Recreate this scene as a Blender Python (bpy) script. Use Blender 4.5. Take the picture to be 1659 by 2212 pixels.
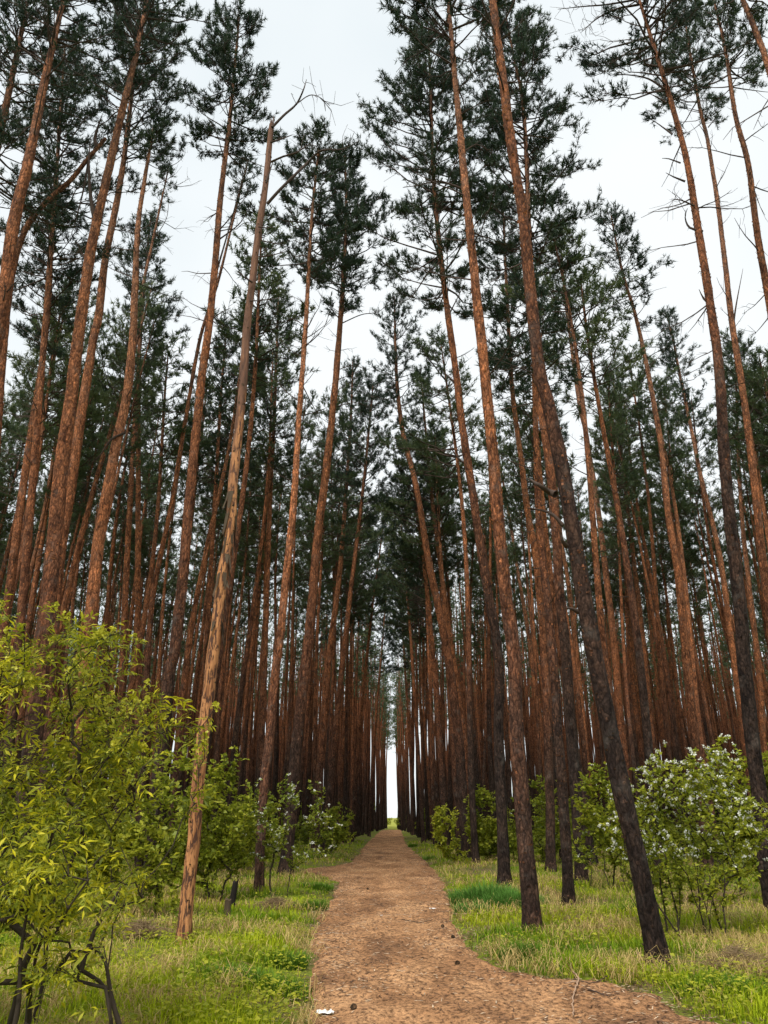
import bpy, math, random
import numpy as np
from mathutils import Vector, Matrix

rng = np.random.default_rng(7)
random.seed(7)
scene = bpy.context.scene
for o in list(bpy.data.objects):
    bpy.data.objects.remove(o)
C = scene.collection

# ------------------------------------------------------------------ camera
CAM_H = 1.6
PW, PH, F = 1659.0, 2212.0, 1640.0           # tracing frame of the photograph (pixels) and focal length in it
PITCH = math.atan(660.0 / F)                 # horizon lies 660 px below the image centre
YAW = math.atan(20.0 * math.cos(PITCH) / F)
cam_d = bpy.data.cameras.new('camera')
cam = bpy.data.objects.new('camera', cam_d)
C.objects.link(cam)
cam.location = (0, 0, CAM_H)
cam.rotation_euler = (math.pi / 2 + PITCH, 0, YAW)
cam_d.sensor_fit = 'VERTICAL'
cam_d.sensor_height = 24.0
cam_d.sensor_width = 18.0
cam_d.lens = 24.0 * F / PH
cam_d.clip_start = 0.05
cam_d.clip_end = 6000
scene.camera = cam

# ------------------------------------------------------------------ world, sun, exposure
SUN_EL, SUN_AZ = math.radians(60), math.radians(205)     # azimuth clockwise from +Y: behind the camera, a little left
world = bpy.data.worlds.new('World')
scene.world = world
world.use_nodes = True
wt = world.node_tree
wt.nodes.clear()
wo = wt.nodes.new('ShaderNodeOutputWorld')
bg = wt.nodes.new('ShaderNodeBackground')
sky = wt.nodes.new('ShaderNodeTexSky')
sky.sky_type = 'NISHITA'
sky.sun_disc = False
sky.sun_elevation = SUN_EL
sky.sun_rotation = SUN_AZ
tc = wt.nodes.new('ShaderNodeTexCoord')
nz = wt.nodes.new('ShaderNodeTexNoise')
nz.inputs['Scale'].default_value = 1.6
nz.inputs['Detail'].default_value = 4.0
nz.inputs['Roughness'].default_value = 0.5
rp = wt.nodes.new('ShaderNodeValToRGB')
rp.color_ramp.elements[0].position = 0.36
rp.color_ramp.elements[0].color = (0.300, 0.328, 0.340, 1)
rp.color_ramp.elements[1].position = 0.58
rp.color_ramp.elements[1].color = (0.365, 0.378, 0.380, 1)
mul = wt.nodes.new('ShaderNodeVectorMath')
mul.operation = 'SCALE'
mul.inputs['Scale'].default_value = 0.06
mx = wt.nodes.new('ShaderNodeMix')
mx.data_type = 'RGBA'
mx.inputs[0].default_value = 0.94           # cloud cover over the clear sky
wt.links.new(tc.outputs['Generated'], nz.inputs['Vector'])
wt.links.new(nz.outputs['Fac'], rp.inputs['Fac'])
wt.links.new(sky.outputs[0], mul.inputs[0])
wt.links.new(mul.outputs[0], mx.inputs[6])
wt.links.new(rp.outputs[0], mx.inputs[7])
wt.links.new(mx.outputs[2], bg.inputs['Color'])
bg.inputs['Strength'].default_value = 1.0
wt.links.new(bg.outputs[0], wo.inputs['Surface'])

sun_d = bpy.data.lights.new('sun', 'SUN')
sun_d.energy = 1.5
sun_d.angle = math.radians(22)
sun_d.color = (1.0, 0.93, 0.84)
sun = bpy.data.objects.new('sun', sun_d)
C.objects.link(sun)
sv = Vector((math.sin(SUN_AZ) * math.cos(SUN_EL), math.cos(SUN_AZ) * math.cos(SUN_EL), math.sin(SUN_EL)))
sun.rotation_euler = (-sv).to_track_quat('-Z', 'Y').to_euler()
sun.location = (0, -20, 40)

vs = scene.view_settings
vs.view_transform = 'Standard'
vs.look = 'None'
vs.gamma = 1.0
vs.use_curve_mapping = False
vs.exposure = 1.5
scene.render.engine = 'CYCLES'
scene.cycles.max_bounces = 4
scene.cycles.use_light_tree = False
world.cycles.sampling_method = 'NONE'
scene.cycles.adaptive_threshold = 0.025
scene.cycles.diffuse_bounces = 2
scene.cycles.transparent_max_bounces = 4

# ------------------------------------------------------------------ projection helpers
cR = np.array([math.cos(YAW), math.sin(YAW), 0.0])
hF = np.array([-math.sin(YAW), math.cos(YAW), 0.0])
cF = hF * math.cos(PITCH) + np.array([0, 0, math.sin(PITCH)])
cU = np.cross(cR, cF)
CP = np.array([0, 0, CAM_H])

def ray(px, py):
    d = cF * F + cR * (px - PW / 2) - cU * (py - PH / 2)
    return d / np.linalg.norm(d)

def ground_at(px, py):
    d = ray(px, py)
    return CP + d * (CAM_H / -d[2])

def at_depth(px, py, Y):
    d = ray(px, py)
    return CP + d * (Y / d[1])

def to_px(p):
    v = np.asarray(p) - CP
    z = v @ cF
    return PW / 2 + F * (v @ cR) / z, PH / 2 - F * (v @ cU) / z

# ------------------------------------------------------------------ numeric helpers
def _hash(ix, iy, iz):
    n = (ix * 374761393 + iy * 668265263 + iz * 1440662683) & 0x7fffffff
    n = ((n ^ (n >> 13)) * 1274126177) & 0x7fffffff
    return ((n ^ (n >> 16)) & 0xffff) / 65535.0

def vnoise(p):
    p = np.asarray(p, float)
    i = np.floor(p).astype(np.int64)
    f = p - i
    f = f * f * (3 - 2 * f)
    r = 0
    for dx in (0, 1):
        for dy in (0, 1):
            for dz in (0, 1):
                w = (f[..., 0] if dx else 1 - f[..., 0]) * (f[..., 1] if dy else 1 - f[..., 1]) * (f[..., 2] if dz else 1 - f[..., 2])
                r = r + w * _hash(i[..., 0] + dx, i[..., 1] + dy, i[..., 2] + dz)
    return r

def noise2(x, y, s, o=0.0):
    x = np.asarray(x, float); y = np.asarray(y, float)
    return vnoise(np.stack([x * s + 31.7 + o, y * s + 17.3, np.zeros_like(x) + o], -1))

def norm(v):
    return v / np.maximum(np.linalg.norm(v, axis=-1, keepdims=True), 1e-9)

def perp(d):
    """two unit vectors perpendicular to d (m,3)"""
    ref = np.where(np.abs(d[..., 2:3]) > 0.9, np.array([1.0, 0, 0]), np.array([0, 0, 1.0]))
    a = norm(np.cross(d, ref))
    return a, np.cross(d, a)

class MB:
    """collects vertices and faces, builds ONE mesh"""
    def __init__(s):
        s.v, s.t, s.q, s.c, s.n = [], [], [], [], 0
    def add(s, v, tris=None, quads=None, col=None):
        v = np.asarray(v, float).reshape(-1, 3)
        if tris is not None and len(tris): s.t.append(np.asarray(tris).reshape(-1, 3) + s.n)
        if quads is not None and len(quads): s.q.append(np.asarray(quads).reshape(-1, 4) + s.n)
        s.v.append(v)
        if col is not None:
            s.c.append(np.broadcast_to(np.asarray(col, float), (len(v), 3)))
        s.n += len(v)
    def mesh(s, name, mat, smooth=False):
        v = np.concatenate(s.v) if s.v else np.zeros((0, 3))
        t = np.concatenate(s.t) if s.t else np.zeros((0, 3), int)
        q = np.concatenate(s.q) if s.q else np.zeros((0, 4), int)
        me = bpy.data.meshes.new(name)
        me.vertices.add(len(v))
        me.vertices.foreach_set('co', v.astype(np.float32).ravel())
        li = np.concatenate([t.ravel(), q.ravel()]).astype(np.int32)
        me.loops.add(len(li))
        me.loops.foreach_set('vertex_index', li)
        ls = np.concatenate([np.arange(len(t)) * 3, len(t) * 3 + np.arange(len(q)) * 4]).astype(np.int32)
        me.polygons.add(len(ls))
        me.polygons.foreach_set('loop_start', ls)
        if smooth:
            me.polygons.foreach_set('use_smooth', np.ones(len(ls), bool))
        me.update(calc_edges=True)
        if s.c:
            a = me.color_attributes.new('tint', 'FLOAT_COLOR', 'POINT')
            c = np.concatenate(s.c)
            a.data.foreach_set('color', np.concatenate([c, np.ones((len(c), 1))], 1).astype(np.float32).ravel())
        if mat: me.materials.append(mat)
        return me

def tubes(mb, P, R, k=5, cap=True):
    """P (m,n,3) polylines, R (m,n) radii"""
    P = np.asarray(P, float); R = np.asarray(R, float)
    if P.ndim == 2: P, R = P[None], R[None]
    m, n = P.shape[:2]
    d = np.empty_like(P)
    d[:, 1:-1] = P[:, 2:] - P[:, :-2]
    d[:, 0] = P[:, 1] - P[:, 0]
    d[:, -1] = P[:, -1] - P[:, -2]
    d = norm(d)
    md = norm(P[:, -1] - P[:, 0])
    ref = np.where(np.abs(md[:, 2:3]) > 0.75, np.array([1.0, 0, 0]), np.array([0, 0, 1.0]))[:, None]
    a = norm(np.cross(d, np.broadcast_to(ref, d.shape)))
    b = np.cross(d, a)
    th = np.arange(k) * 2 * math.pi / k
    V = P[:, :, None] + R[:, :, None, None] * (a[:, :, None] * np.cos(th)[None, None, :, None] + b[:, :, None] * np.sin(th)[None, None, :, None])
    idx = np.arange(m * n * k).reshape(m, n, k)
    j2 = (np.arange(k) + 1) % k
    q = np.stack([idx[:, :-1], idx[:, 1:], idx[:, 1:][:, :, j2], idx[:, :-1][:, :, j2]], -1).reshape(-1, 4)
    mb.add(V.reshape(-1, 3), quads=q)
    return V

def link(name, me, parent=None, loc=(0, 0, 0)):
    o = bpy.data.objects.new(name, me)
    C.objects.link(o)
    o.location = loc
    if parent is not None: o.parent = parent
    return o

def tag(o, label=None, cat=None, group=None, kind=None):
    if label: o['label'] = label
    if cat: o['category'] = cat
    if group: o['group'] = group
    if kind: o['kind'] = kind
    return o

def empty(name, loc, label, cat, group=None):
    o = bpy.data.objects.new(name, None)
    o.empty_display_size = 0.2
    C.objects.link(o)
    o.location = loc
    return tag(o, label, cat, group)

# ------------------------------------------------------------------ materials
class NT:
    def __init__(s, name):
        s.m = bpy.data.materials.new(name)
        s.m.use_nodes = True
        s.t = s.m.node_tree
        s.t.nodes.clear()
        s.out = s.t.nodes.new('ShaderNodeOutputMaterial')
    def n(s, ty, **kw):
        nd = s.t.nodes.new('ShaderNode' + ty)
        for k, v in kw.items():
            if k in nd.inputs: nd.inputs[k].default_value = v
            else: setattr(nd, k, v)
        return nd
    def l(s, a, b): s.t.links.new(a, b)
    def math(s, op, a, b=0.0, clamp=False):
        nd = s.t.nodes.new('ShaderNodeMath'); nd.operation = op; nd.use_clamp = clamp
        for i, x in enumerate((a, b)):
            if isinstance(x, (int, float)): nd.inputs[i].default_value = x
            else: s.l(x, nd.inputs[i])
        return nd.outputs[0]
    def mix(s, f, a, b, mode='MIX'):
        nd = s.t.nodes.new('ShaderNodeMix'); nd.data_type = 'RGBA'; nd.blend_type = mode
        for i, x in ((0, f), (6, a), (7, b)):
            if isinstance(x, (int, float)): nd.inputs[i].default_value = x
            elif isinstance(x, tuple): nd.inputs[i].default_value = (*x, 1)
            else: s.l(x, nd.inputs[i])
        return nd.outputs[2]
    def ramp(s, f, stops):
        nd = s.t.nodes.new('ShaderNodeValToRGB')
        cr = nd.color_ramp
        while len(cr.elements) < len(stops): cr.elements.new(0.5)
        for e, (p, c) in zip(cr.elements, stops):
            e.position = p; e.color = (*c, 1) if len(c) == 3 else c
        s.l(f, nd.inputs[0])
        return nd.outputs[0]
    def noise(s, vec, scale, detail=3.0, rough=0.55, dist=0.0):
        nd = s.n('TexNoise'); nd.inputs['Scale'].default_value = scale; nd.inputs['Detail'].default_value = detail
        nd.inputs['Roughness'].default_value = rough; nd.inputs['Distortion'].default_value = dist
        s.l(vec, nd.inputs['Vector'])
        return nd.outputs['Fac']
    def mapping(s, vec, scale):
        nd = s.n('Mapping'); nd.inputs['Scale'].default_value = scale
        s.l(vec, nd.inputs['Vector'])
        return nd.outputs[0]
    def bsdf(s, col, rough=0.85, bump=None, bstr=0.5, bdist=0.02, spec=0.3):
        b = s.n('BsdfPrincipled')
        b.inputs['Roughness'].default_value = rough
        b.inputs['Specular IOR Level'].default_value = spec
        if isinstance(col, tuple): b.inputs['Base Color'].default_value = (*col, 1)
        else: s.l(col, b.inputs['Base Color'])
        if bump is not None:
            bp = s.n('Bump'); bp.inputs['Strength'].default_value = bstr; bp.inputs['Distance'].default_value = bdist
            s.l(bump, bp.inputs['Height']); s.l(bp.outputs[0], b.inputs['Normal'])
        return b
    def leafy(s, col, trans=0.35, rough=0.6, tcol=None, spec=0.3):
        b = s.bsdf(col, rough, spec=spec)
        tr = s.n('BsdfTranslucent')
        c2 = tcol if tcol is not None else col
        if isinstance(c2, tuple): tr.inputs[0].default_value = (*c2, 1)
        else: s.l(c2, tr.inputs[0])
        ms = s.n('MixShader'); ms.inputs[0].default_value = trans
        s.l(b.outputs[0], ms.inputs[1]); s.l(tr.outputs[0], ms.inputs[2])
        s.l(ms.outputs[0], s.out.inputs['Surface'])
        return s.m
    def done(s, b):
        s.l(b.outputs[0], s.out.inputs['Surface'])
        return s.m

def mat_bark():
    t = NT('pine_bark')
    co = t.n('TexCoord').outputs['Object']
    oi = t.n('ObjectInfo')
    sep = t.n('SeparateColor'); t.l(oi.outputs['Color'], sep.inputs[0])
    xyz = t.n('SeparateXYZ'); t.l(co, xyz.inputs[0])
    big = t.noise(t.mapping(co, (1, 1, 0.35)), 1.3, 3)
    # height up the stem, shifted for each tree (object colour, red), uneven border between the two barks
    h = t.math('MULTIPLY', xyz.outputs[2], 1 / 22.0)
    h = t.math('ADD', h, t.math('MULTIPLY', t.math('SUBTRACT', big, 0.5), 0.30))
    h = t.math('ADD', h, t.math('SUBTRACT', sep.outputs[0], 0.5), clamp=True)
    base = t.ramp(h, [(0.0, (0.048, 0.033, 0.027)), (0.16, (0.075, 0.044, 0.032)), (0.32, (0.185, 0.080, 0.044)),
                      (0.55, (0.34, 0.138, 0.064)), (1.0, (0.27, 0.138, 0.082))])
    pl = t.n('TexVoronoi', feature='DISTANCE_TO_EDGE')
    pl.inputs['Scale'].default_value = 17
    warp = t.n('Mapping'); warp.inputs['Scale'].default_value = (1, 1, 0.30)
    wn = t.n('TexNoise'); wn.inputs['Scale'].default_value = 9; t.l(co, wn.inputs['Vector'])
    va = t.n('VectorMath', operation='MULTIPLY_ADD'); t.l(wn.outputs['Color'], va.inputs[0]); va.inputs[1].default_value = (0.07, 0.07, 0.1); t.l(co, va.inputs[2])
    t.l(va.outputs[0], warp.inputs['Vector']); t.l(warp.outputs[0], pl.inputs['Vector'])
    crack = t.ramp(pl.outputs['Distance'], [(0.0, (0.42, 0.40, 0.40)), (0.10, (0.8, 0.8, 0.8)), (0.32, (1.08, 1.08, 1.08))])
    fine = t.noise(t.mapping(co, (1, 1, 0.5)), 30, 5, 0.75)
    finec = t.ramp(fine, [(0.30, (0.30, 0.28, 0.27)), (0.5, (0.95, 0.95, 0.95)), (0.66, (1.75, 1.7, 1.65))])
    cellc = t.n('TexVoronoi'); cellc.inputs['Scale'].default_value = 17
    t.l(warp.outputs[0], cellc.inputs['Vector'])
    sc = t.n('SeparateColor'); t.l(cellc.outputs['Color'], sc.inputs[0])
    cellv = t.ramp(sc.outputs[0], [(0.0, (0.62, 0.62, 0.66)), (0.5, (1, 1, 1)), (1.0, (1.42, 1.32, 1.22))])
    c = t.mix(1.0, base, crack, 'MULTIPLY')
    c = t.mix(1.0, c, finec, 'MULTIPLY')
    c = t.mix(1.0, c, cellv, 'MULTIPLY')
    pt_ = t.noise(t.mapping(co, (1, 1, 0.4)), 4.5, 4, 0.65, 0.5)
    c = t.mix(1.0, c, t.ramp(pt_, [(0.34, (0.42, 0.40, 0.40)), (0.47, (0.95, 0.94, 0.93)), (0.65, (1.18, 1.15, 1.12))]), 'MULTIPLY')
    # grey lichen film in patches
    li = t.noise(co, 3.1, 4, 0.6)
    lf = t.ramp(li, [(0.55, (0, 0, 0)), (0.72, (0.35, 0.35, 0.35))])
    c = t.mix(lf, c, (0.15, 0.135, 0.12))
    val = t.math('MULTIPLY', sep.outputs[1], t.math('ADD', 0.82, t.math('MULTIPLY', oi.outputs['Random'], 0.36)))
    sv_ = t.n('VectorMath', operation='SCALE'); t.l(c, sv_.inputs[0]); t.l(val, sv_.inputs['Scale'])
    hgt = t.math('ADD', pl.outputs['Distance'], t.math('MULTIPLY', fine, 0.5))
    return t.done(t.bsdf(sv_.outputs[0], 0.9, hgt, 0.85, 0.035, 0.15))

def mat_bare():
    t = NT('stripped_pine_wood')
    co = t.n('TexCoord').outputs['Object']
    xyz = t.n('SeparateXYZ'); t.l(co, xyz.inputs[0])
    st = t.noise(t.mapping(co, (1, 1, 0.10)), 14, 5, 0.65, 0.6)
    wood = t.ramp(st, [(0.30, (0.085, 0.034, 0.018)), (0.40, (0.30, 0.125, 0.050)), (0.53, (0.52, 0.245, 0.10)), (0.70, (0.27, 0.11, 0.046))])
    mk = t.noise(t.mapping(co, (1, 1, 0.22)), 24, 4, 0.65, 0.4)
    mf = t.ramp(mk, [(0.50, (0, 0, 0)), (0.57, (1, 1, 1))])
    c = t.mix(mf, wood, (0.085, 0.040, 0.026))
    big = t.noise(t.mapping(co, (1, 1, 0.22)), 2.6, 4, 0.6)
    hh = t.math('ADD', t.math('MULTIPLY', t.math('SUBTRACT', xyz.outputs[2], 6.5), 0.07), t.math('MULTIPLY', t.math('SUBTRACT', big, 0.5), 1.1))
    bf = t.ramp(t.math('ADD', hh, 0.5), [(0.42, (0, 0, 0)), (0.56, (1, 1, 1))])
    bk = t.ramp(st, [(0.3, (0.075, 0.042, 0.03)), (0.5, (0.16, 0.078, 0.047)), (0.7, (0.25, 0.125, 0.07))])
    c = t.mix(bf, c, bk)
    return t.done(t.bsdf(c, 0.8, t.math('SUBTRACT', st, t.math('MULTIPLY', mf, 0.5)), 0.7, 0.02, 0.25))

def mat_wood(name, c1, c2, scale=20, rough=0.9):
    t = NT(name)
    co = t.n('TexCoord').outputs['Object']
    n1 = t.noise(t.mapping(co, (1, 1, 0.35)), scale, 4, 0.65)
    c = t.mix(n1, c1, c2)
    return t.done(t.bsdf(c, rough, n1, 0.6, 0.01, 0.2))

def mat_leaf(name, cols, trans=0.35, scale=1.4, tmul=1.35):
    """leaf colour varies between leaves (noise over the plant) and from face to face"""
    t = NT(name)
    geo = t.n('NewGeometry')
    oi = t.n('ObjectInfo')
    n1 = t.noise(geo.outputs['Position'], scale, 2, 0.5)
    f = t.math('ADD', t.math('MULTIPLY', n1, 0.55), t.math('MULTIPLY', geo.outputs['Random Per Island'], 0.45))
    f = t.math('ADD', f, t.math('MULTIPLY', t.math('SUBTRACT', oi.outputs['Random'], 0.5), 0.22), clamp=True)
    c = t.ramp(f, cols)
    b = t.n('VectorMath', operation='SCALE'); t.l(c, b.inputs[0]); b.inputs['Scale'].default_value = tmul
    return t.leafy(c, trans, 0.55, b.outputs[0])

def mat_tint(name, trans=0.3, rough=0.7):
    t = NT(name)
    at = t.n('Attribute', attribute_name='tint')
    return t.leafy(at.outputs['Color'], trans, rough, spec=0.2)

BARK = mat_bark()
BARE = mat_bare()
TWIG = mat_wood('dead_twig', (0.030, 0.022, 0.018), (0.085, 0.058, 0.044), 8)
STEM = mat_wood('shrub_stem', (0.020, 0.016, 0.012), (0.060, 0.044, 0.030), 14)
FLAKE = mat_wood('bark_flake', (0.30, 0.15, 0.085), (0.60, 0.40, 0.28), 6)
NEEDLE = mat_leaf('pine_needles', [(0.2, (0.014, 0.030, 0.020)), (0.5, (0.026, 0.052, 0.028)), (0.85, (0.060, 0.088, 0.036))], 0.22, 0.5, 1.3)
NEEDLE_FAR = mat_leaf('pine_needles_lightened', [(0.2, (0.030, 0.056, 0.028)), (0.5, (0.065, 0.10, 0.042)), (0.85, (0.14, 0.165, 0.058))], 0.32, 0.3, 1.3)  # lighter copy of the needle colour, lifting the shaded crowns of the wood behind
ELDER = mat_leaf('elder_leaf', [(0.12, (0.070, 0.105, 0.010)), (0.40, (0.20, 0.23, 0.012)), (0.74, (0.54, 0.49, 0.016))], 0.36, 1.6)
GREENL = mat_leaf('shrub_leaf', [(0.12, (0.10, 0.14, 0.016)), (0.45, (0.23, 0.27, 0.022)), (0.78, (0.42, 0.42, 0.035))], 0.4, 0.9)
GREEND = mat_leaf('understory_leaf', [(0.12, (0.095, 0.135, 0.016)), (0.45, (0.20, 0.245, 0.022)), (0.78, (0.35, 0.36, 0.034))], 0.4, 0.7)
BUD = mat_leaf('flower_bud', [(0.2, (0.40, 0.40, 0.03)), (0.8, (0.58, 0.54, 0.06))], 0.3, 3.0)
PETAL = mat_leaf('white_petal', [(0.2, (0.68, 0.70, 0.62)), (0.8, (0.85, 0.86, 0.80))], 0.3, 3.0, 1.0)
GRASS = mat_tint('grass_blade', 0.35)
LITTER = mat_tint('litter', 0.05, 0.85)
PAPER = mat_wood('white_paper', (0.62, 0.62, 0.60), (0.82, 0.82, 0.80), 5, 0.7)
CHAR = mat_wood('charred_wood', (0.008, 0.007, 0.007), (0.028, 0.022, 0.018), 9)
CUT = mat_wood('cut_wood', (0.28, 0.15, 0.07), (0.42, 0.25, 0.13), 12)
STUMPB = mat_wood('old_stump_bark', (0.03, 0.022, 0.016), (0.12, 0.085, 0.05), 9)

# ------------------------------------------------------------------ the ground and the path
def interp_px(pts):
    g = np.array([ground_at(*p)[:2] for p in pts])
    o = np.argsort(g[:, 1])
    return g[o, 1], g[o, 0]
LY, LX = interp_px([(669, 2211), (665, 2101), (673, 2027), (688, 1989), (721, 1933), (729, 1907), (700, 1892), (655, 1885), (662, 1878), (752, 1866), (775, 1845), (792, 1821), (824, 1793)])
RY, RX = interp_px([(1520, 2212), (1428, 2160), (1345, 2135), (1221, 2119), (1118, 2108), (1053, 2072), (1016, 2034), (986, 1989), (971, 1952), (960, 1911), (945, 1881), (908, 1851), (878, 1825), (867, 1793)])

def path_l(y):
    y = np.asarray(y, float)
    x = np.interp(y, LY, LX)
    return x + (noise2(y, y * 0, 1.7, 3) - 0.5) * 0.22 + (noise2(y, y * 0, 6.0, 5) - 0.5) * 0.10
def path_r(y):
    y = np.asarray(y, float)
    x = np.interp(y, RY, RX)
    x = np.where(y < RY[0], RX[0] + (RY[0] - y) * 1.0, x)
    return x + (noise2(y, y * 0, 1.5, 9) - 0.5) * 0.25 + (noise2(y, y * 0, 5.5, 12) - 0.5) * 0.12

def ground_z(x, y):
    x = np.asarray(x, float); y = np.asarray(y, float)
    d = np.maximum(np.maximum(np.interp(y, LY, LX) - x, x - np.interp(y, RY, RX)), 0)
    verge = 0.07 * np.clip(d / 0.8, 0, 1) ** 1.3
    und = (noise2(x, y, 0.35) - 0.5) * 0.14 + (noise2(x, y, 1.3, 4) - 0.5) * 0.06
    near = np.clip((150 - y) / 40, 0, 1)
    return near * (verge + und * np.clip(d / 0.8, 0.15, 1) + (noise2(x, y, 2.4, 8) - 0.5) * 0.05)

def build_ground():
    xs = np.concatenate([-np.geomspace(2500, 32, 22), np.linspace(-30, 30, 121), np.geomspace(32, 2500, 22)])
    ys = np.concatenate([[-60, -20, -5, 0], np.linspace(2, 60, 146), np.geomspace(61.5, 3000, 60)])
    X, Y = np.meshgrid(xs, ys)
    Z = ground_z(X, Y)
    ins = np.minimum(X - np.interp(Y, LY, LX), np.interp(Y, RY, RX) - X)          # the bed of the path is cut below its surface
    Z = Z - np.where(Y < 112, 0.09, 0) * np.clip((ins - 0.02) / 0.25, 0, 1)
    n, m = X.shape
    idx = np.arange(n * m).reshape(n, m)
    q = np.stack([idx[:-1, :-1], idx[:-1, 1:], idx[1:, 1:], idx[1:, :-1]], -1).reshape(-1, 4)
    mb = MB(); mb.add(np.stack([X, Y, Z], -1), quads=q)
    t = NT('forest_floor')
    geo = t.n('NewGeometry'); p = geo.outputs['Position']
    xyz = t.n('SeparateXYZ'); t.l(p, xyz.inputs[0])
    n1 = t.noise(p, 0.55, 4, 0.6); n2 = t.noise(p, 26, 4, 0.7); n3 = t.noise(p, 5, 3, 0.6)
    litter = t.ramp(n2, [(0.3, (0.05, 0.034, 0.02)), (0.5, (0.13, 0.09, 0.05)), (0.7, (0.25, 0.18, 0.10))])
    moss = t.ramp(n2, [(0.3, (0.06, 0.095, 0.010)), (0.6, (0.16, 0.205, 0.014)), (0.75, (0.26, 0.28, 0.03))])
    f = t.math('ADD', t.math('MULTIPLY', n1, 0.7), t.math('MULTIPLY', n3, 0.3))
    fl = t.mix(t.ramp(f, [(0.40, (0, 0, 0)), (0.56, (1, 1, 1))]), litter, moss)
    field = t.ramp(t.noise(p, 0.3, 4), [(0.3, (0.16, 0.19, 0.02)), (0.7, (0.30, 0.29, 0.05))])
    ff = t.ramp(t.math('ADD', t.math('MULTIPLY', t.math('SUBTRACT', xyz.outputs[1], 112), 0.08), t.math('SUBTRACT', n1, 0.5)), [(0.2, (0, 0, 0)), (0.8, (1, 1, 1))])
    c = t.mix(ff, fl, field)
    m_ = t.done(t.bsdf(c, 0.95, n2, 0.7, 0.03, 0.1))
    g = link('ground', mb.mesh('ground', m_, True))
    tag(g, kind='structure')

def path_top(x, y):
    l, r = np.interp(y, LY, LX), np.interp(y, RY, RX)
    u = (x - l) / (r - l)
    rut = -0.022 * np.exp(-((u - 0.28) / 0.09) ** 2) - 0.02 * np.exp(-((u - 0.70) / 0.09) ** 2)
    return ground_z(x, y) + 0.03 + rut * np.clip((40 - y) / 30, 0, 1) + (noise2(x, y, 3.5, 2) - 0.5) * 0.028 + (noise2(x, y, 11, 6) - 0.5) * 0.012

def build_path():
    ys = np.concatenate([np.arange(3.0, 24, 0.06), np.geomspace(24, 112, 260)])
    K = 61
    u = np.linspace(0, 1, K)
    l, r = path_l(ys), path_r(ys)
    X = l[:, None] + (r - l)[:, None] * u[None]
    Y = np.repeat(ys[:, None], K, 1)
    Z = path_top(X, Y)
    e = np.minimum(u, 1 - u)[None] * (r - l)[:, None]
    Z = Z - 0.07 * np.clip(1 - e / 0.16, 0, 1) ** 1.5
    n, m = X.shape
    idx = np.arange(n * m).reshape(n, m)
    q = np.stack([idx[:-1, :-1], idx[:-1, 1:], idx[1:, 1:], idx[1:, :-1]], -1).reshape(-1, 4)
    mb = MB(); mb.add(np.stack([X, Y, Z], -1), quads=q)
    t = NT('trodden_earth')
    p = t.n('NewGeometry').outputs['Position']
    n1 = t.noise(t.mapping(p, (1, 0.45, 1)), 1.1, 5, 0.6, 0.5)
    n2 = t.noise(t.mapping(p, (1.0, 0.7, 1)), 22, 5, 0.75)
    n3 = t.noise(p, 70, 3, 0.7)
    earth = t.ramp(n1, [(0.30, (0.17, 0.092, 0.050)), (0.44, (0.30, 0.160, 0.078)), (0.58, (0.42, 0.238, 0.120)), (0.75, (0.52, 0.315, 0.165))])
    lit = t.ramp(n2, [(0.38, (0.30, 0.28, 0.28)), (0.50, (0.92, 0.92, 0.92)), (0.62, (1.35, 1.3, 1.25))])
    sp = t.ramp(n3, [(0.34, (0.55, 0.52, 0.5)), (0.45, (1, 1, 1)), (0.66, (1.0, 1.0, 1.0)), (0.74, (1.7, 1.65, 1.6))])
    c = t.mix(1.0, t.mix(1.0, earth, lit, 'MULTIPLY'), sp, 'MULTIPLY')
    o = link('path', mb.mesh('path', t.done(t.bsdf(c, 0.95, t.math('ADD', n2, t.math('MULTIPLY', n3, 0.5)), 0.8, 0.02, 0.1)), True))
    tag(o, kind='structure')

build_ground()
build_path()

# ------------------------------------------------------------------ pine trees
def smooth_curve(P, step):
    """resample a polyline by arc length with a Catmull-Rom curve"""
    P = np.asarray(P, float)
    Q = np.concatenate([[2 * P[0] - P[1]], P, [2 * P[-1] - P[-2]]])
    out = []
    for i in range(len(P) - 1):
        n = max(2, int(np.linalg.norm(P[i + 1] - P[i]) / step))
        t = np.linspace(0, 1, n, endpoint=False)[:, None]
        a, b, c, d = Q[i], Q[i + 1], Q[i + 2], Q[i + 3]
        out.append(0.5 * (2 * b + (c - a) * t + (2 * a - 5 * b + 4 * c - d) * t ** 2 + (3 * b - a - 3 * c + d) * t ** 3))
    out.append(P[-1:])
    return np.concatenate(out)

def trunk_radius(z, H, r0, rtop=0.018):
    u = np.clip(z / H, 0, 1)
    r = r0 * (1 - 0.58 * u) * np.sqrt(np.clip(1 - u ** 3.2, 0, 1)) + rtop
    return r + 0.34 * r0 * np.exp(-np.maximum(z, 0) / 0.20)

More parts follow.
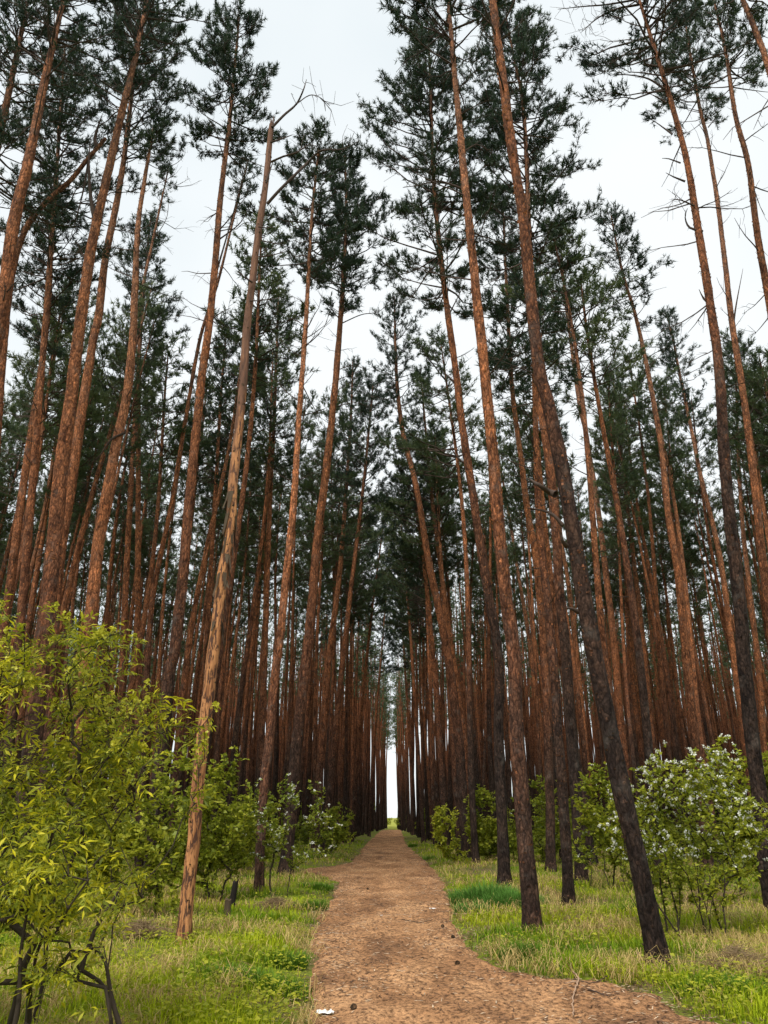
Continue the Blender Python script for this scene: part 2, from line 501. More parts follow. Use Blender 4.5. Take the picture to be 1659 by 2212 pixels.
def trunk_mesh(mb, P, R, k, rough, seed):
    V = tubes(MB(), P, R, k)[0]
    c = P[:, None]
    d = V - c
    z = V[..., 2]
    ang = np.arange(k) * 2 * math.pi / k
    nn = vnoise(np.stack([np.cos(ang)[None] * 2.2 + seed + 0 * z, np.sin(ang)[None] * 2.2 + 0 * z, z * 1.6], -1)) - 0.5
    n2 = vnoise(np.stack([np.cos(ang)[None] * 4.5 + seed + 0 * z, np.sin(ang)[None] * 4.5 + 9 + 0 * z, z * 5], -1)) - 0.5
    lobe = vnoise(np.stack([np.cos(ang)[None] * 1.7 + seed + 0 * z, np.sin(ang)[None] * 1.7 + 4 + 0 * z, 0 * z], -1)) - 0.35
    V = c + d * (1 + rough * (nn * 0.9 + n2 * 0.8) + 0.75 * lobe * np.exp(-np.maximum(z - P[0, 2] - .25, 0) / 0.16))[..., None]
    n = len(P)
    idx = np.arange(n * k).reshape(n, k)
    j2 = (np.arange(k) + 1) % k
    q = np.stack([idx[:-1], idx[1:], idx[1:][:, j2], idx[:-1][:, j2]], -1).reshape(-1, 4)
    mb.add(V, quads=q)
    mb.add(V[-1], tris=[(0, i, i + 1) for i in range(1, k - 1)])

def needle_tufts(mb, T, D, q, ln, w, r):
    m = len(T)
    d = norm(D[:, None] * 0.75 + r.normal(size=(m, q, 3)) * 0.55)
    L = ln * r.uniform(0.7, 1.25, (m, q, 1))
    a, b = perp(d)
    th = r.uniform(0, math.pi, (m, q, 1))
    s = (a * np.cos(th) + b * np.sin(th)) * w * 0.5
    p0 = T[:, None] + D[:, None] * (r.uniform(-0.4, 0.25, (m, q, 1)) * ln)
    V = np.stack([p0 - s, p0 + s, p0 + d * L], 2).reshape(-1, 3)
    mb.add(V, tris=np.arange(len(V)).reshape(-1, 3))

def make_crown(P, H, r0, cs, Lmax, r, dens=1.0, q=8, ln=0.15, w=0.016, dead=24, dead_from=0.25, side=None, lo=4):
    """branches and needles growing from the stem curve P (z rising). returns (branch MB, needle MB)"""
    bb, nb = MB(), MB()
    zP = P[:, 2]
    def stem(z): return np.stack([np.interp(z, zP, P[:, i]) for i in range(3)], -1)
    zs, z = [], cs * H
    while z < H - 0.15:
        u = (z - cs * H) / (H - cs * H)
        for _ in range(r.integers(lo, lo + 3)): zs.append(z + r.uniform(-.12, .12))
        z += r.uniform(0.35, 0.62) * (1 - 0.45 * u)
    zs = np.array(zs); m = len(zs)
    u = np.clip((zs - cs * H) / (H - cs * H), 0, 1)
    az = r.uniform(0, 2 * math.pi, m)
    lump = 0.65 + 0.7 * vnoise(np.stack([np.cos(az) * 1.3 + 5 + r0 * 40, np.sin(az) * 1.3 + 3, zs * 0.45], -1))
    prof = (0.6 + 0.4 * np.minimum(1, u / 0.3)) * np.clip(1 - u, 0, 1) ** 0.5 + 0.14
    Lb = Lmax * prof * lump * r.uniform(0.4, 1.25, m)
    if side is not None:
        Lb *= 1 + 0.45 * np.cos(az - side)
    el = np.radians(0 + 52 * u + r.normal(0, 17, m))
    s = np.linspace(0, 1, 6)
    h = np.stack([np.cos(az), np.sin(az), np.zeros(m)], -1)
    wig = r.normal(0, 0.05, (m, 6, 3)) * s[None, :, None]
    up = np.tan(np.clip(el, -0.6, 1.25))[:, None] * s[None] * 0.75 + 0.28 * s[None] ** 2
    hl = 1 / np.sqrt(1 + np.tan(np.clip(el, -0.6, 1.25)) ** 2 * 0.56)
    B = stem(zs)[:, None] + Lb[:, None, None] * hl[:, None, None] * (h[:, None] * s[None, :, None] + np.array([0, 0, 1.0]) * up[..., None] + wig)
    rb = (0.010 + 0.011 * Lb)[:, None] * (1 - 0.85 * s)[None]
    tubes(bb, B, rb, 3)
    # twigs
    nt = np.maximum(3, (Lb * 9 * dens).astype(int))
    bi = np.repeat(np.arange(m), nt)
    M = len(bi)
    tt = r.uniform(0.30, 1.0, M) ** 0.62
    fi = tt * 5; i0 = np.minimum(fi.astype(int), 4); fr = (fi - i0)[:, None]
    p0 = B[bi, i0] * (1 - fr) + B[bi, i0 + 1] * fr
    bd = norm(B[bi, i0 + 1] - B[bi, i0])
    a, b = perp(bd)
    sg = np.where(r.random(M) < 0.5, 1, -1)[:, None]
    td = norm(bd * r.uniform(0.35, 1.0, (M, 1)) + a * sg * r.uniform(0.3, 1.0, (M, 1)) + np.array([0, 0, 1.0]) * r.uniform(-0.25, 1.0, (M, 1)))
    tl = r.uniform(0.18, 0.55, M) * (0.65 + 0.3 * Lmax * 0.5) * (1.15 - 0.45 * tt)
    td2 = norm(td + np.array([0, 0, 0.45]) + r.normal(0, .2, (M, 3)))
    p1 = p0 + td * tl[:, None] * 0.5
    p2 = p1 + td2 * tl[:, None] * 0.5
    tubes(bb, np.stack([p0, p2], 1), np.tile(np.array([[0.008, 0.004]]), (M, 1)), 3)
    # tufts: at the tip, and back along the twig
    pm = (p0 + p2) / 2
    T = np.concatenate([p2, p0 * .28 + p2 * .72 + r.normal(0, .035, p1.shape), pm + r.normal(0, .035, p1.shape)])
    D = np.concatenate([td2, td2, td])
    keep = np.concatenate([np.ones(M, bool), r.random(M) < 0.85, r.random(M) < 0.45])
    needle_tufts(nb, T[keep], D[keep], q, ln, w, r)
    # dead snags below the crown
    if dead:
        zd = np.sort(r.uniform(dead_from, cs + 0.08, dead) ** 0.8) * H
        zd = np.clip(zd, dead_from * H * 0.8, None)
        az = r.uniform(0, 2 * math.pi, dead)
        Ld = r.uniform(0.08, 1.0, dead) ** 1.6 * 1.9 * np.clip((zd / H - dead_from * 0.6) * 1.8, 0.18, 1) + 0.08
        s4 = np.linspace(0, 1, 5)
        h = np.stack([np.cos(az), np.sin(az), np.zeros(dead)], -1)
        slope = r.normal(0.08, 0.3, dead)
        curve = r.normal(0.1, 0.25, dead)
        Bd = stem(zd)[:, None] + Ld[:, None, None] * (h[:, None] * s4[None, :, None] + np.array([0, 0, 1.0]) * (slope[:, None] * s4 + curve[:, None] * s4 ** 2)[..., None] + r.normal(0, .035, (dead, 5, 3)) * s4[None, :, None])
        tubes(bb, Bd, (0.008 + 0.012 * np.minimum(Ld, 1.2))[:, None] * (1 - 0.75 * s4)[None], 3)
        k = np.repeat(np.nonzero(Ld > 0.55)[0], 3)
        if len(k):
            ii = r.integers(1, 4, len(k))
            q0 = Bd[k, ii]
            q2 = q0 + norm(norm(Bd[k, ii + 1] - Bd[k, ii]) + r.normal(0, .6, (len(k), 3))) * (Ld[k] * r.uniform(.2, .5, len(k)))[:, None]
            tubes(bb, np.stack([q0, (q0 + q2) / 2 + r.normal(0, .03, q0.shape), q2], 1), np.tile(np.array([[.007, .005, .003]]), (len(k), 1)), 3)
    return bb, nb

def flakes(mb, P, R, r, n, zmin=0.4, size=1.0):
    """curling bark flakes standing off the stem"""
    i = r.integers(1, len(P) - 2, n)
    th = r.uniform(0, 2 * math.pi, n)
    d = norm(P[i + 1] - P[i]); a, b = perp(d)
    o = a * np.cos(th)[:, None] + b * np.sin(th)[:, None]
    s = np.cross(d, o)
    rad = R[i][:, None] * r.uniform(0.98, 1.06, (n, 1))
    wd = r.uniform(.008, .024, (n, 1)) * size; hg = r.uniform(.012, .045, (n, 1)) * size; lift = r.uniform(.004, .022, (n, 1)) * size
    c = P[i] + d * (r.uniform(-.5, .5, (n, 1)) * np.linalg.norm(P[i + 1] - P[i], axis=1, keepdims=True))
    v = np.stack([c + o * rad - s * wd, c + o * rad + s * wd, c + o * (rad + lift) + s * wd * .7 + d * hg, c + o * (rad + lift) - s * wd * .8 + d * hg * 0.8], 1)
    mb.add(v, quads=np.arange(4 * n).reshape(-1, 4))

# name: (polyline in the photograph from the base up, base width px, height m, crown start, crown width m, bark shift, bark value, label)
HEROES = [
 ('A', [(1091,1924),(1083,1746),(1077,1581),(1077,1420),(1056,1290),(1035,1160),(1020,1056),(999,926),(987,820),(971,705),(954,574),(943,465),(935,355),(930,200),(925,60)], 27, 26.5, .58, 2.6, .36, .9,
  'dark grey-brown pine right of the path beside the lush grass tuft'),
 ('B', [(1153,2021),(1143,1912),(1132,1788),(1122,1664),(1114,1540),(1111,1420),(1093,1290),(1080,1160),(1067,1004),(1054,874),(1046,796),(1031,656),(1020,547),(1006,410),(993,273),(982,164),(973,55)], 36, 22.5, .80, 1.7, .60, 1.0,
  'tall straight light brown pine at the right bend of the path'),
 ('C', [(1190,1885),(1188,1746),(1184,1602),(1178,1457),(1168,1316),(1155,1191),(1137,1087),(1126,994),(1113,900),(1103,796),(1096,656),(1091,547),(1086,440)], 22, 0, .64, 1.9, .55, 1.0,
  'reddish pine on the right, behind and between the two front stems nearest the path'),
 ('D', [(1230,1959),(1223,1829),(1215,1705),(1205,1581),(1197,1457),(1184,1316),(1168,1160),(1160,1030),(1155,848),(1150,700),(1146,600)], 24, 0, .78, 1.2, .50, .85,
  'slim dark pine standing just left of a stouter pine in the dry grass'),
 ('E', [(1258,1916),(1250,1788),(1240,1664),(1230,1540),(1223,1420),(1210,1290),(1202,1160),(1192,1046),(1179,952),(1167,874),(1158,796),(1148,620),(1143,519),(1137,339),(1129,219),(1113,137),(1094,44)], 30, 25.5, .60, 2.7, .38, .85,
  'stout dark pine with broad bushy crown rising behind the leaning foreground pine'),
 ('F', [(1425,2096),(1399,1965),(1376,1850),(1347,1726),(1320,1593),(1291,1450),(1259,1275),(1228,1087),(1207,973),(1181,859),(1165,800),(1146,634),(1129,465),(1107,328),(1085,164),(1064,0)], 41, 25.0, .86, 1.6, .40, .85,
  'thick dark pine leaning left in the right foreground, nearest trunk of all'),
 ('G', [(1187,1830),(1182,1700),(1168,1576),(1155,1472),(1137,1342),(1119,1238),(1103,1134),(1080,1004),(1062,900)], 14, 0, .72, 1.1, .72, 1.15,
  'thin bright orange pine tilting left behind the right front stems'),
 ('H', [(1275,1840),(1270,1700),(1256,1524),(1243,1394),(1228,1264),(1212,1160),(1200,1020),(1192,880)], 17, 0, .70, 1.4, .70, 1.2,
  'bright orange pine glowing just right of a dark stout trunk'),
 ('I', [(1372,1838),(1358,1700),(1340,1550),(1327,1394),(1309,1238),(1293,1108),(1277,1004),(1264,926),(1252,875),(1233,738),(1222,656),(1216,580),(1208,503)], 21, 0, .79, 1.3, .62, 1.05,
  'slender orange pine with small narrow crown in the sky gap on the right'),
 ('J', [(1530,1880),(1516,1720),(1493,1524),(1477,1368),(1464,1238),(1443,1108),(1430,978),(1413,875),(1392,765),(1370,672),(1353,618),(1337,555),(1320,465)], 24, 0, .80, 1.6, .62, 1.05,
  'pine bending left with a lone cone-shaped top against the right sky'),
 ('K', [(1676,1985),(1657,1891),(1643,1746),(1626,1602),(1606,1416),(1602,1342),(1581,1160),(1566,1004),(1553,796),(1534,656),(1512,519),(1485,355),(1457,246),(1424,137),(1381,0)], 34, 24.0, .82, 2.6, .30, .75,
  'dark pine at the right edge with many short snapped branch stubs'),
 ('L', [(1735,1900),(1715,1700),(1690,1480),(1654,1264),(1631,1056),(1607,860),(1583,711),(1567,574),(1550,437),(1528,301),(1512,235),(1490,109),(1476,16)], 25, 23.5, .80, 1.7, .52, .85,
  'thinner brown pine rising beside the dark stubbed pine at right'),
 ('M', [(1850,1960),(1790,1500),(1720,1000),(1660,640),(1638,519),(1616,355),(1588,246),(1567,109),(1542,0)], 30, 25.0, .84, 1.6, .50, .8,
  'brown pine entering the upper right of the view, third stem from the edge'),
 ('N', [(1960,2030),(1890,1500),(1800,800),(1720,350),(1659,142),(1627,55),(1605,0)], 38, 23.0, .86, 1.5, .52, .8,
  'pine stem cutting across the extreme top right corner'),
 ('O', [(1640,1850),(1622,1700),(1607,1576),(1581,1394),(1561,1238),(1540,1134),(1514,1030),(1493,926),(1472,827),(1455,740),(1440,680)], 19, 0, .76, 1.5, .66, 1.15,
  'pale orange pine leaning left above the white flowering shrub'),
 ('P', [(1665,1850),(1650,1600),(1636,1420),(1618,1264),(1602,1108),(1592,900),(1590,740)], 17, 0, .74, 1.5, .72, 1.2,
  'thin bright orange pine close to the right edge behind the dark one'),
 ('Q', [(617,1892),(634,1679),(647,1547),(660,1437),(672,1332),(686,1164),(701,1044),(720,876),(734,709),(743,583),(748,456),(745,335)], 30, 0, .70, 2.0, .50, 1.0,
  'straight brown pine left of the path with a full round crown'),
 ('R', [(559,1934),(563,1811),(572,1679),(583,1591),(594,1459),(605,1380),(619,1236),(634,1092),(646,900),(660,709),(671,507),(680,400),(690,312)], 22, 0, .77, 1.6, .62, 1.15,
  'slim orange pine behind the left flowering shrub'),
 ('T', [(322,1948),(334,1767),(365,1450),(374,1428),(394,1260),(408,1092),(424,930),(437,804),(451,709),(466,557),(476,431),(491,304),(502,203),(517,35)], 33, 0, .77, 1.5, .48, .95,
  'grey-brown pine with narrow pointed top standing clear in the left sky'),
 ('U', [(30,1985),(60,1700),(103,1308),(120,1140),(134,996),(152,870),(172,709),(198,532),(228,395),(263,243),(294,117),(317,0)], 46, 24.5, .84, 1.6, .58, .95,
  'big scaly brown pine crossing the upper left, right of the fallen-against trunk'),
 ('V', [(85,1925),(105,1500),(127,1212),(154,1044),(178,880),(202,732),(213,684),(228,557),(258,405),(279,253),(290,130),(300,20)], 36, 24.5, .74, 2.2, .55, .95,
  'pine with heavy dark crown just behind the big scaly pine'),
 ('W', [(150,1930),(170,1600),(197,1332),(211,1188),(230,1068),(254,948),(274,852),(286,740),(291,633),(299,481),(314,380),(332,270)], 40, 0, .93, .7, .66, 1.1,
  'reddish pine with a thin dead bare top left of the sky gap'),
 ('X', [(-205,2010),(-150,1600),(-85,1150),(-35,850),(5,659),(30,481),(66,329),(96,177),(137,0)], 60, 22.0, .82, 2.0, .46, .8,
  'leaning pine with peeling bark at the far left edge'),
 ('Y', [(-290,1990),(-180,1400),(-90,800),(-30,430),(8,250),(40,100),(60,0)], 52, 23.0, .70, 2.4, .60, .9,
  'orange-brown pine stem in the extreme top left corner'),
 ('a', [(-35,1910),(0,1450),(29,1212),(58,996),(91,780),(101,708),(109,608),(112,500),(114,430)], 28, 0, .72, 1.8, .52, .85,
  'pine at the left edge with dark dense crown beneath the slanting dead trunk'),
 ('c', [(300,1890),(315,1500),(331,1284),(370,1092),(398,924),(432,732),(471,608),(505,470),(537,345)], 16, 0, .90, .8, .50, .85,
  'very thin pine slanting right across the pointed-top pine'),
 ('d', [(360,1880),(403,1428),(446,1188),(494,972),(520,800),(538,690)], 17, 0, .74, 1.3, .60, .95,
  'thin pine tilting right behind the broken tree'),
 ('e', [(560,1860),(565,1600),(571,1428),(583,1092),(590,948),(597,780),(602,620)], 19, 0, .58, 1.9, .55, 1.0,
  'pine with a dense dark crown between the broken tree and the slim orange pine'),
 ('f', [(680,1845),(692,1650),(710,1428),(734,1236),(749,1044),(758,900),(762,780)], 19, 0, .66, 1.6, .58, 1.0,
  'pine in the left avenue edge with red bark and flat open crown'),
 ('g', [(1006,1858),(998,1700),(989,1576),(963,1394),(926,1212),(900,1056),(869,926),(856,800),(852,640)], 26, 0, .74, 1.6, .50, .95,
  'pine with kinked leaning stem overhanging the path from the right'),
 ('h', [(1016,1850),(1003,1600),(978,1420),(957,1264),(937,1108),(920,935),(908,800)], 18, 0, .72, 1.4, .64, 1.05,
  'orange pine close behind the kinked pine right of the path'),
 ('i', [(300,1880),(298,1500),(298,1236),(299,996),(300,804),(306,640),(330,520),(365,360)], 18, 0, .93, .6, .60, .95,
  'thin crooked half-dead pine with a bare curling tip on the left'),
 ('j', [(1420,1840),(1408,1600),(1385,1350),(1362,1150),(1340,960),(1322,800)], 17, 0, .66, 1.5, .64, 1.0,
  'pine with sparse pale crown low in the right sky gap'),
 ('k', [(250,1870),(262,1500),(275,1200),(292,900),(310,640),(325,470)], 20, 0, .62, 1.8, .55, .9,
  'leafy-crowned pine filling the gap left of the open sky strip'),
 ('p', [(-10,1925),(40,1400),(90,800),(120,400),(140,100)], 26, 25.0, .62, 2.4, .5, .85,
  'pine whose ragged crown hangs behind the peeling leaning trunk at upper left'),
 ('q', [(700,1850),(722,1600),(755,1300),(785,1050),(806,830)], 17, 0, .60, 2.2, .55, .95,
  'pine left of the path bowing in so its crown overhangs the avenue'),
 ('s', [(965,1845),(950,1600),(925,1300),(900,1100),(880,950)], 17, 0, .60, 2.2, .55, 1.0,
  'pine right of the path bowing in behind the kinked pine'),
 ('t', [(760,1820),(775,1600),(800,1350),(822,1180),(835,1080)], 10, 0, .58, 2.2, .55, 1.0,
  'slim pine half way down the avenue tipping in from the left'),
 ('u', [(915,1822),(902,1600),(885,1350),(868,1150),(862,1060)], 10, 0, .58, 2.2, .55, 1.0,
  'slim pine half way down the avenue tipping in from the right'),
 ('v', [(797,1808),(808,1600),(825,1400),(838,1240)], 8, 0, .58, 2.3, .55, 1.0,
  'far pine closing over the avenue from the left near its end'),
 ('w', [(892,1806),(885,1600),(872,1400),(860,1220)], 8, 0, .58, 2.3, .55, 1.0,
  'far pine closing over the avenue from the right near its end'),
 ('m', [(430,1875),(440,1600),(452,1300),(466,1050),(478,850),(490,700)], 17, 0, .62, 1.6, .5, .9,
  'pine with low crown between the pointed-top pine and the broken tree'),
]
hero_xy = []

def hero_curve(px, H):
    g = ground_at(*px[0])
    Y = g[1]
    r_ = np.random.default_rng(int(abs(px[0][0]) * 7 + px[0][1]))
    ph = r_.uniform(0, 6.28)
    P = []
    for i, (x, y) in enumerate(px):
        p = at_depth(x, y, Y) if i else g
        off = 0.12 * math.sin(ph + p[2] * 0.35) * min(1, p[2] / 4)
        P.append(at_depth(x, y, Y + off) if i else g)
    P = np.array(P)
    if H and P[-1, 2] < H:
        d = norm((P[-1] - P[-3])[None])[0]
        while P[-1, 2] < H - 0.2:
            d = norm((d * 0.85 + np.array([0, 0, 1]) * 0.15)[None])[0]
            st = min(1.5, (H - P[-1, 2]) / max(d[2], .3))
            P = np.concatenate([P, [P[-1] + d * st]])
    P[0, 2] = ground_z(P[0, 0], P[0, 1])
    return P, Y

def build_hero(rec):
    name, px, wpx, H, cs, Lm, shift, val, label = rec
    r = np.random.default_rng(sum(map(ord, name)) * 17 + 3)
    P, Y = hero_curve(px, H)
    base = P[0].copy()
    hero_xy.append(base[:2])
    Pl = smooth_curve(P - base, 0.16)
    Pl = Pl[np.concatenate([[True], np.diff(np.maximum.accumulate(Pl[:, 2])) > 1e-4])]
    Pl[0, 2] = -0.25
    Ht = Pl[-1, 2]
    z0 = (base - CP) @ cF
    r0 = 0.5 * wpx * z0 / F / (1.12 if Y < 17 else 1.22)
    R = trunk_radius(Pl[:, 2], Ht, r0)
    root = empty('pine_tree', base, label, 'pine tree', 'pines standing in the front of the wood')
    mb = MB(); trunk_mesh(mb, Pl, R, 14, 0.20, r.uniform(0, 50))
    t = link('trunk', mb.mesh('trunk', BARK, True), root)
    t.color = (shift, val, 0, 1)
    near = Y < 24
    bb, nb = make_crown(Pl, Ht, r0, cs, Lm, r, 1.5 if name in 'ABETVQR' else 1.0, 10 if near else 7, 0.15 if near else 0.18, 0.024 if near else 0.030, 34, 0.22 if name in 'KLMN' else 0.3)
    tag(link('branches', bb.mesh('branches', TWIG), root), kind='stuff')
    link('crown', nb.mesh('needles', NEEDLE), root)
    fb = MB(); flakes(fb, Pl, R, r, 800 if near else 300, size=1.0 if near else 1.35)
    fo = tag(link('bark_flakes', fb.mesh('bark_flakes', BARK), t), kind='stuff')
    fo.color = (shift + .12, val * 1.7, 0, 1)  # flakes coloured brighter than their bark, the light they catch painted in
    return root

hero_roots = {rec[0]: build_hero(rec) for rec in HEROES}

def snag_branch(mb, px, Y, r0, seed, twigs=0, r1=0.006):
    """a limb traced in the photograph, given as a real tube at depth Y; optional side twigs"""
    r = np.random.default_rng(seed)
    P = np.array([at_depth(x, y, Y + 0.12 * i * r.uniform(-1, 1)) for i, (x, y) in enumerate(px)])
    S = smooth_curve(P, 0.12)
    R = np.linspace(r0, r1, len(S))
    tubes(mb, S, R, 7)
    if twigs:
        i = r.integers(int(len(S) * .35), len(S) - 1, twigs)
        d = norm(S[i + 1] - S[i])
        e = norm(d + r.normal(0, .7, d.shape) + np.array([0, 0, .1]))
        L = r.uniform(.15, .7, (twigs, 1))
        mid = S[i] + e * L * .5 + r.normal(0, .05, d.shape)
        tubes(mb, np.stack([S[i], mid, S[i] + norm(e + r.normal(0, .5, d.shape)) * L], 1), np.tile(np.array([[.007, .005, .003]]), (twigs, 1)), 3)
    return S

# broken tree with stripped bark (left foreground)
def build_broken():
    px = [(394,2053),(405,1943),(416,1833),(425,1723),(436,1613),(447,1525),(460,1415),(471,1327),(481,1239),(492,1180),(500,1110),(503,1044),(516,924),(524,840),(533,715),(545,610),(557,507),(573,405),(583,304),(587,269)]
    P, Y = hero_curve(px, 0)
    base = P[0].copy(); hero_xy.append(base[:2])
    S = smooth_curve(P - base, 0.12)
    S[0, 2] = -0.2
    z0 = (base - CP) @ cF
    H = S[-1, 2] * 1.35
    R = trunk_radius(S[:, 2], H, 0.5 * 24.5 * z0 / F)
    root = empty('broken_pine', base, 'dead pine with stripped tan wood and snapped-off top, left of the path', 'pine tree')
    mb = MB(); trunk_mesh(mb, S, R, 18, 0.26, 11)
    # jagged break: splinters round the rim
    r = np.random.default_rng(5)
    for a in np.linspace(0, 6.28, 9)[:-1]:
        c = S[-1] + np.array([math.cos(a), math.sin(a), 0]) * R[-1] * .6
        tubes(mb, np.array([c - [0, 0, .1], c + [0, 0, r.uniform(.03, .3)]]), np.array([R[-1] * .35, .004]), 4)
    trunk = link('trunk', mb.mesh('trunk', BARE, True), root)
    # bark still hanging on at the wound
    fb = MB()
    i0 = np.argmin(abs(S[:, 2] - (at_depth(492, 1180, Y)[2] - base[2])))
    for k in range(46):
        i = i0 + r.integers(-9, 8)
        th = r.uniform(0, 6.28)
        o = np.array([math.cos(th), math.sin(th), 0]); s = np.array([-o[1], o[0], 0])
        w, h, lf = r.uniform(.02, .05), r.uniform(.15, .42), r.uniform(.02, .12)
        c = S[i] + o * R[i]
        v = [c - s * w, c + s * w, c + s * w * .8 + o * lf * .4 - [0, 0, h * .5], c - s * w * .8 + o * lf * .4 - [0, 0, h * .5], c + s * w * .3 + o * lf - [0, 0, h], c - s * w * .5 + o * lf - [0, 0, h * .9]]
        fb.add(v, quads=[(0, 1, 2, 3), (3, 2, 4, 5)])
    flakes(fb, S, R, r, 160, size=0.9)
    tag(link('bark_flakes', fb.mesh('bark_flakes', STUMPB), trunk), kind='stuff')
    limbs = [([(588,275),(612,250),(640,225),(655,195),(662,172)], .045, 6), ([(640,225),(668,206),(690,210),(712,228)], .018, 9), ([(584,308),(608,300),(632,291)], .035, 0),
             ([(585,350),(612,338),(640,330),(668,312),(685,318)], .035, 5), ([(578,440),(600,415),(640,375),(668,348),(695,325),(740,322),(775,305)], .05, 7),
             ([(575,395),(583,370),(590,348)], .03, 0), ([(545,610),(530,600),(516,588)], .03, 0), ([(560,555),(585,552),(618,543)], .03, 4), ([(558,490),(575,492),(590,491)], .02, 0),
             ([(566,520),(590,525),(610,526)], .02, 2), ([(540,650),(565,649),(600,645)], .02, 3)]
    for k, (l, rr, tw) in enumerate(limbs):
        lb = MB(); snag_branch(lb, l, Y, rr * .62, 40 + k, tw)
        lb.v = [v - base for v in lb.v]
        link('dead_branch', lb.mesh('dead_branch', TWIG), trunk)
build_broken()

def add_limbs(key, limbs, seed):
    root = hero_roots[key]
    b = np.array(root.location)
    trunk = [c_ for c_ in root.children if c_.name.startswith('trunk')][0]
    for k, (l, rr, tw) in enumerate(limbs):
        lb = MB(); snag_branch(lb, l, b[1], rr, seed + k, tw)
        lb.v = [v - b for v in lb.v]
        link('dead_branch', lb.mesh('dead_branch', TWIG), trunk)
add_limbs('F', [([(1200,1068),(1185,1062),(1165,1048),(1138,1032)], .055, 0), ([(1215,1135),(1195,1112),(1170,1102),(1138,1097)], .03, 2), ([(1224,1180),(1215,1168),(1212,1150)], .04, 0), ([(1250,1322),(1235,1315),(1220,1313)], .035, 0)], 70)
add_limbs('K', [([(1533,655),(1520,645),(1510,625)], .04, 0), ([(1518,500),(1490,492),(1480,470),(1485,450)], .035, 3), ([(1500,445),(1470,432),(1450,430)], .025, 6), ([(1480,392),(1455,382),(1438,373)], .028, 0), ([(1470,352),(1445,343),(1430,342)], .022, 0),
                ([(1452,290),(1425,270),(1404,256)], .025, 0), ([(1440,222),(1420,210),(1402,202)], .025, 0), ([(1435,192),(1400,170),(1360,162),(1318,160)], .03, 4), ([(1420,143),(1398,140),(1386,139)], .03, 0), ([(1432,165),(1446,160),(1458,152)], .03, 0),
                ([(1402,102),(1365,108),(1340,125),(1315,140)], .03, 9), ([(1380,10),(1330,20),(1290,40),(1255,70)], .035, 16), ([(1370,0),(1310,10),(1260,14),(1205,20)], .03, 18)], 90)
add_limbs('L', [([(1528,301),(1518,280),(1508,268)], .03, 0), ([(1512,240),(1495,236),(1478,231)], .02, 0), ([(1530,275),(1545,255),(1550,243)], .025, 0), ([(1583,711),(1590,660),(1605,580)], .04, 0)], 120)
add_limbs('T', [([(462,608),(480,545),(500,475),(520,400),(535,345)], .03, 6), ([(470,520),(520,480),(545,430)], .025, 8), ([(448,702),(470,680),(498,665)], .02, 0), ([(455,690),(475,705),(485,706)], .015, 0)], 140)
add_limbs('U', [([(205,475),(196,425),(192,350),(196,300)], .06, 2), ([(185,560),(175,545),(165,520)], .03, 3)], 160)
add_limbs('A', [([(952,565),(925,590),(890,640),(860,655)], .03, 8), ([(965,690),(985,650),(1005,610)], .03, 3), ([(985,830),(970,815),(955,800)], .05, 0), ([(1020,1010),(990,990),(967,955)], .045, 0)], 180)
add_limbs('B', [([(1005,410),(950,392),(905,400),(870,405)], .03, 8), ([(1000,330),(1030,312),(1060,330)], .02, 5)], 200)
add_limbs('Q', [([(735,700),(780,680),(820,672),(850,640)], .025, 12), ([(728,800),(760,790),(800,800)], .02, 8), ([(720,880),(765,870),(800,880)], .02, 8)], 220)
add_limbs('W', [([(270,935),(240,950),(215,985),(190,1005)], .04, 0), ([(230,1068),(215,1060),(205,1040)], .03, 2), ([(330,280),(322,330),(318,360)], .015, 6), ([(310,400),(345,395),(375,380)], .015, 7), ([(300,500),(335,480),(365,478)], .015, 7)], 240)
add_limbs('i', [([(330,520),(360,470),(362,420),(350,395)], .02, 8), ([(365,360),(385,350),(400,330),(395,310)], .015, 8), ([(355,390),(380,400),(410,385)], .015, 8)], 260)

# slanting dead trunk lodged at the left
def build_lodged():
    Y = ground_at(-60, 1960)[1]
    px = [(-60,1960),(-40,1500),(-12,1000),(18,650),(50,507),(101,436),(152,390),(192,340),(228,299)]
    P = np.array([ground_at(*px[0])] + [at_depth(x, y, Y) for x, y in px[1:]])
    base = P[0].copy(); hero_xy.append(base[:2])
    S = smooth_curve(P - base, 0.15); S[0, 2] = -.2
    mb = MB(); trunk_mesh(mb, S, np.linspace(.17, .05, len(S)), 14, .2, 4)
    root = empty('slanting_dead_pine', base, 'bare brown dead trunk bending right across the upper left pines', 'pine tree')
    t = link('trunk', mb.mesh('trunk', BARK, True), root); t.color = (.6, .8, 0, 1)
    for k, (l, rr, tw) in enumerate([([(210,320),(205,300),(213,270),(222,245)], .07, 3), ([(192,345),(178,420),(165,470),(150,520)], .035, 4)]):
        lb = MB(); snag_branch(lb, l, Y, rr, 300 + k, tw)
        lb.v = [v - base for v in lb.v]
        link('dead_branch', lb.mesh('dead_branch', TWIG), t)
build_lodged()

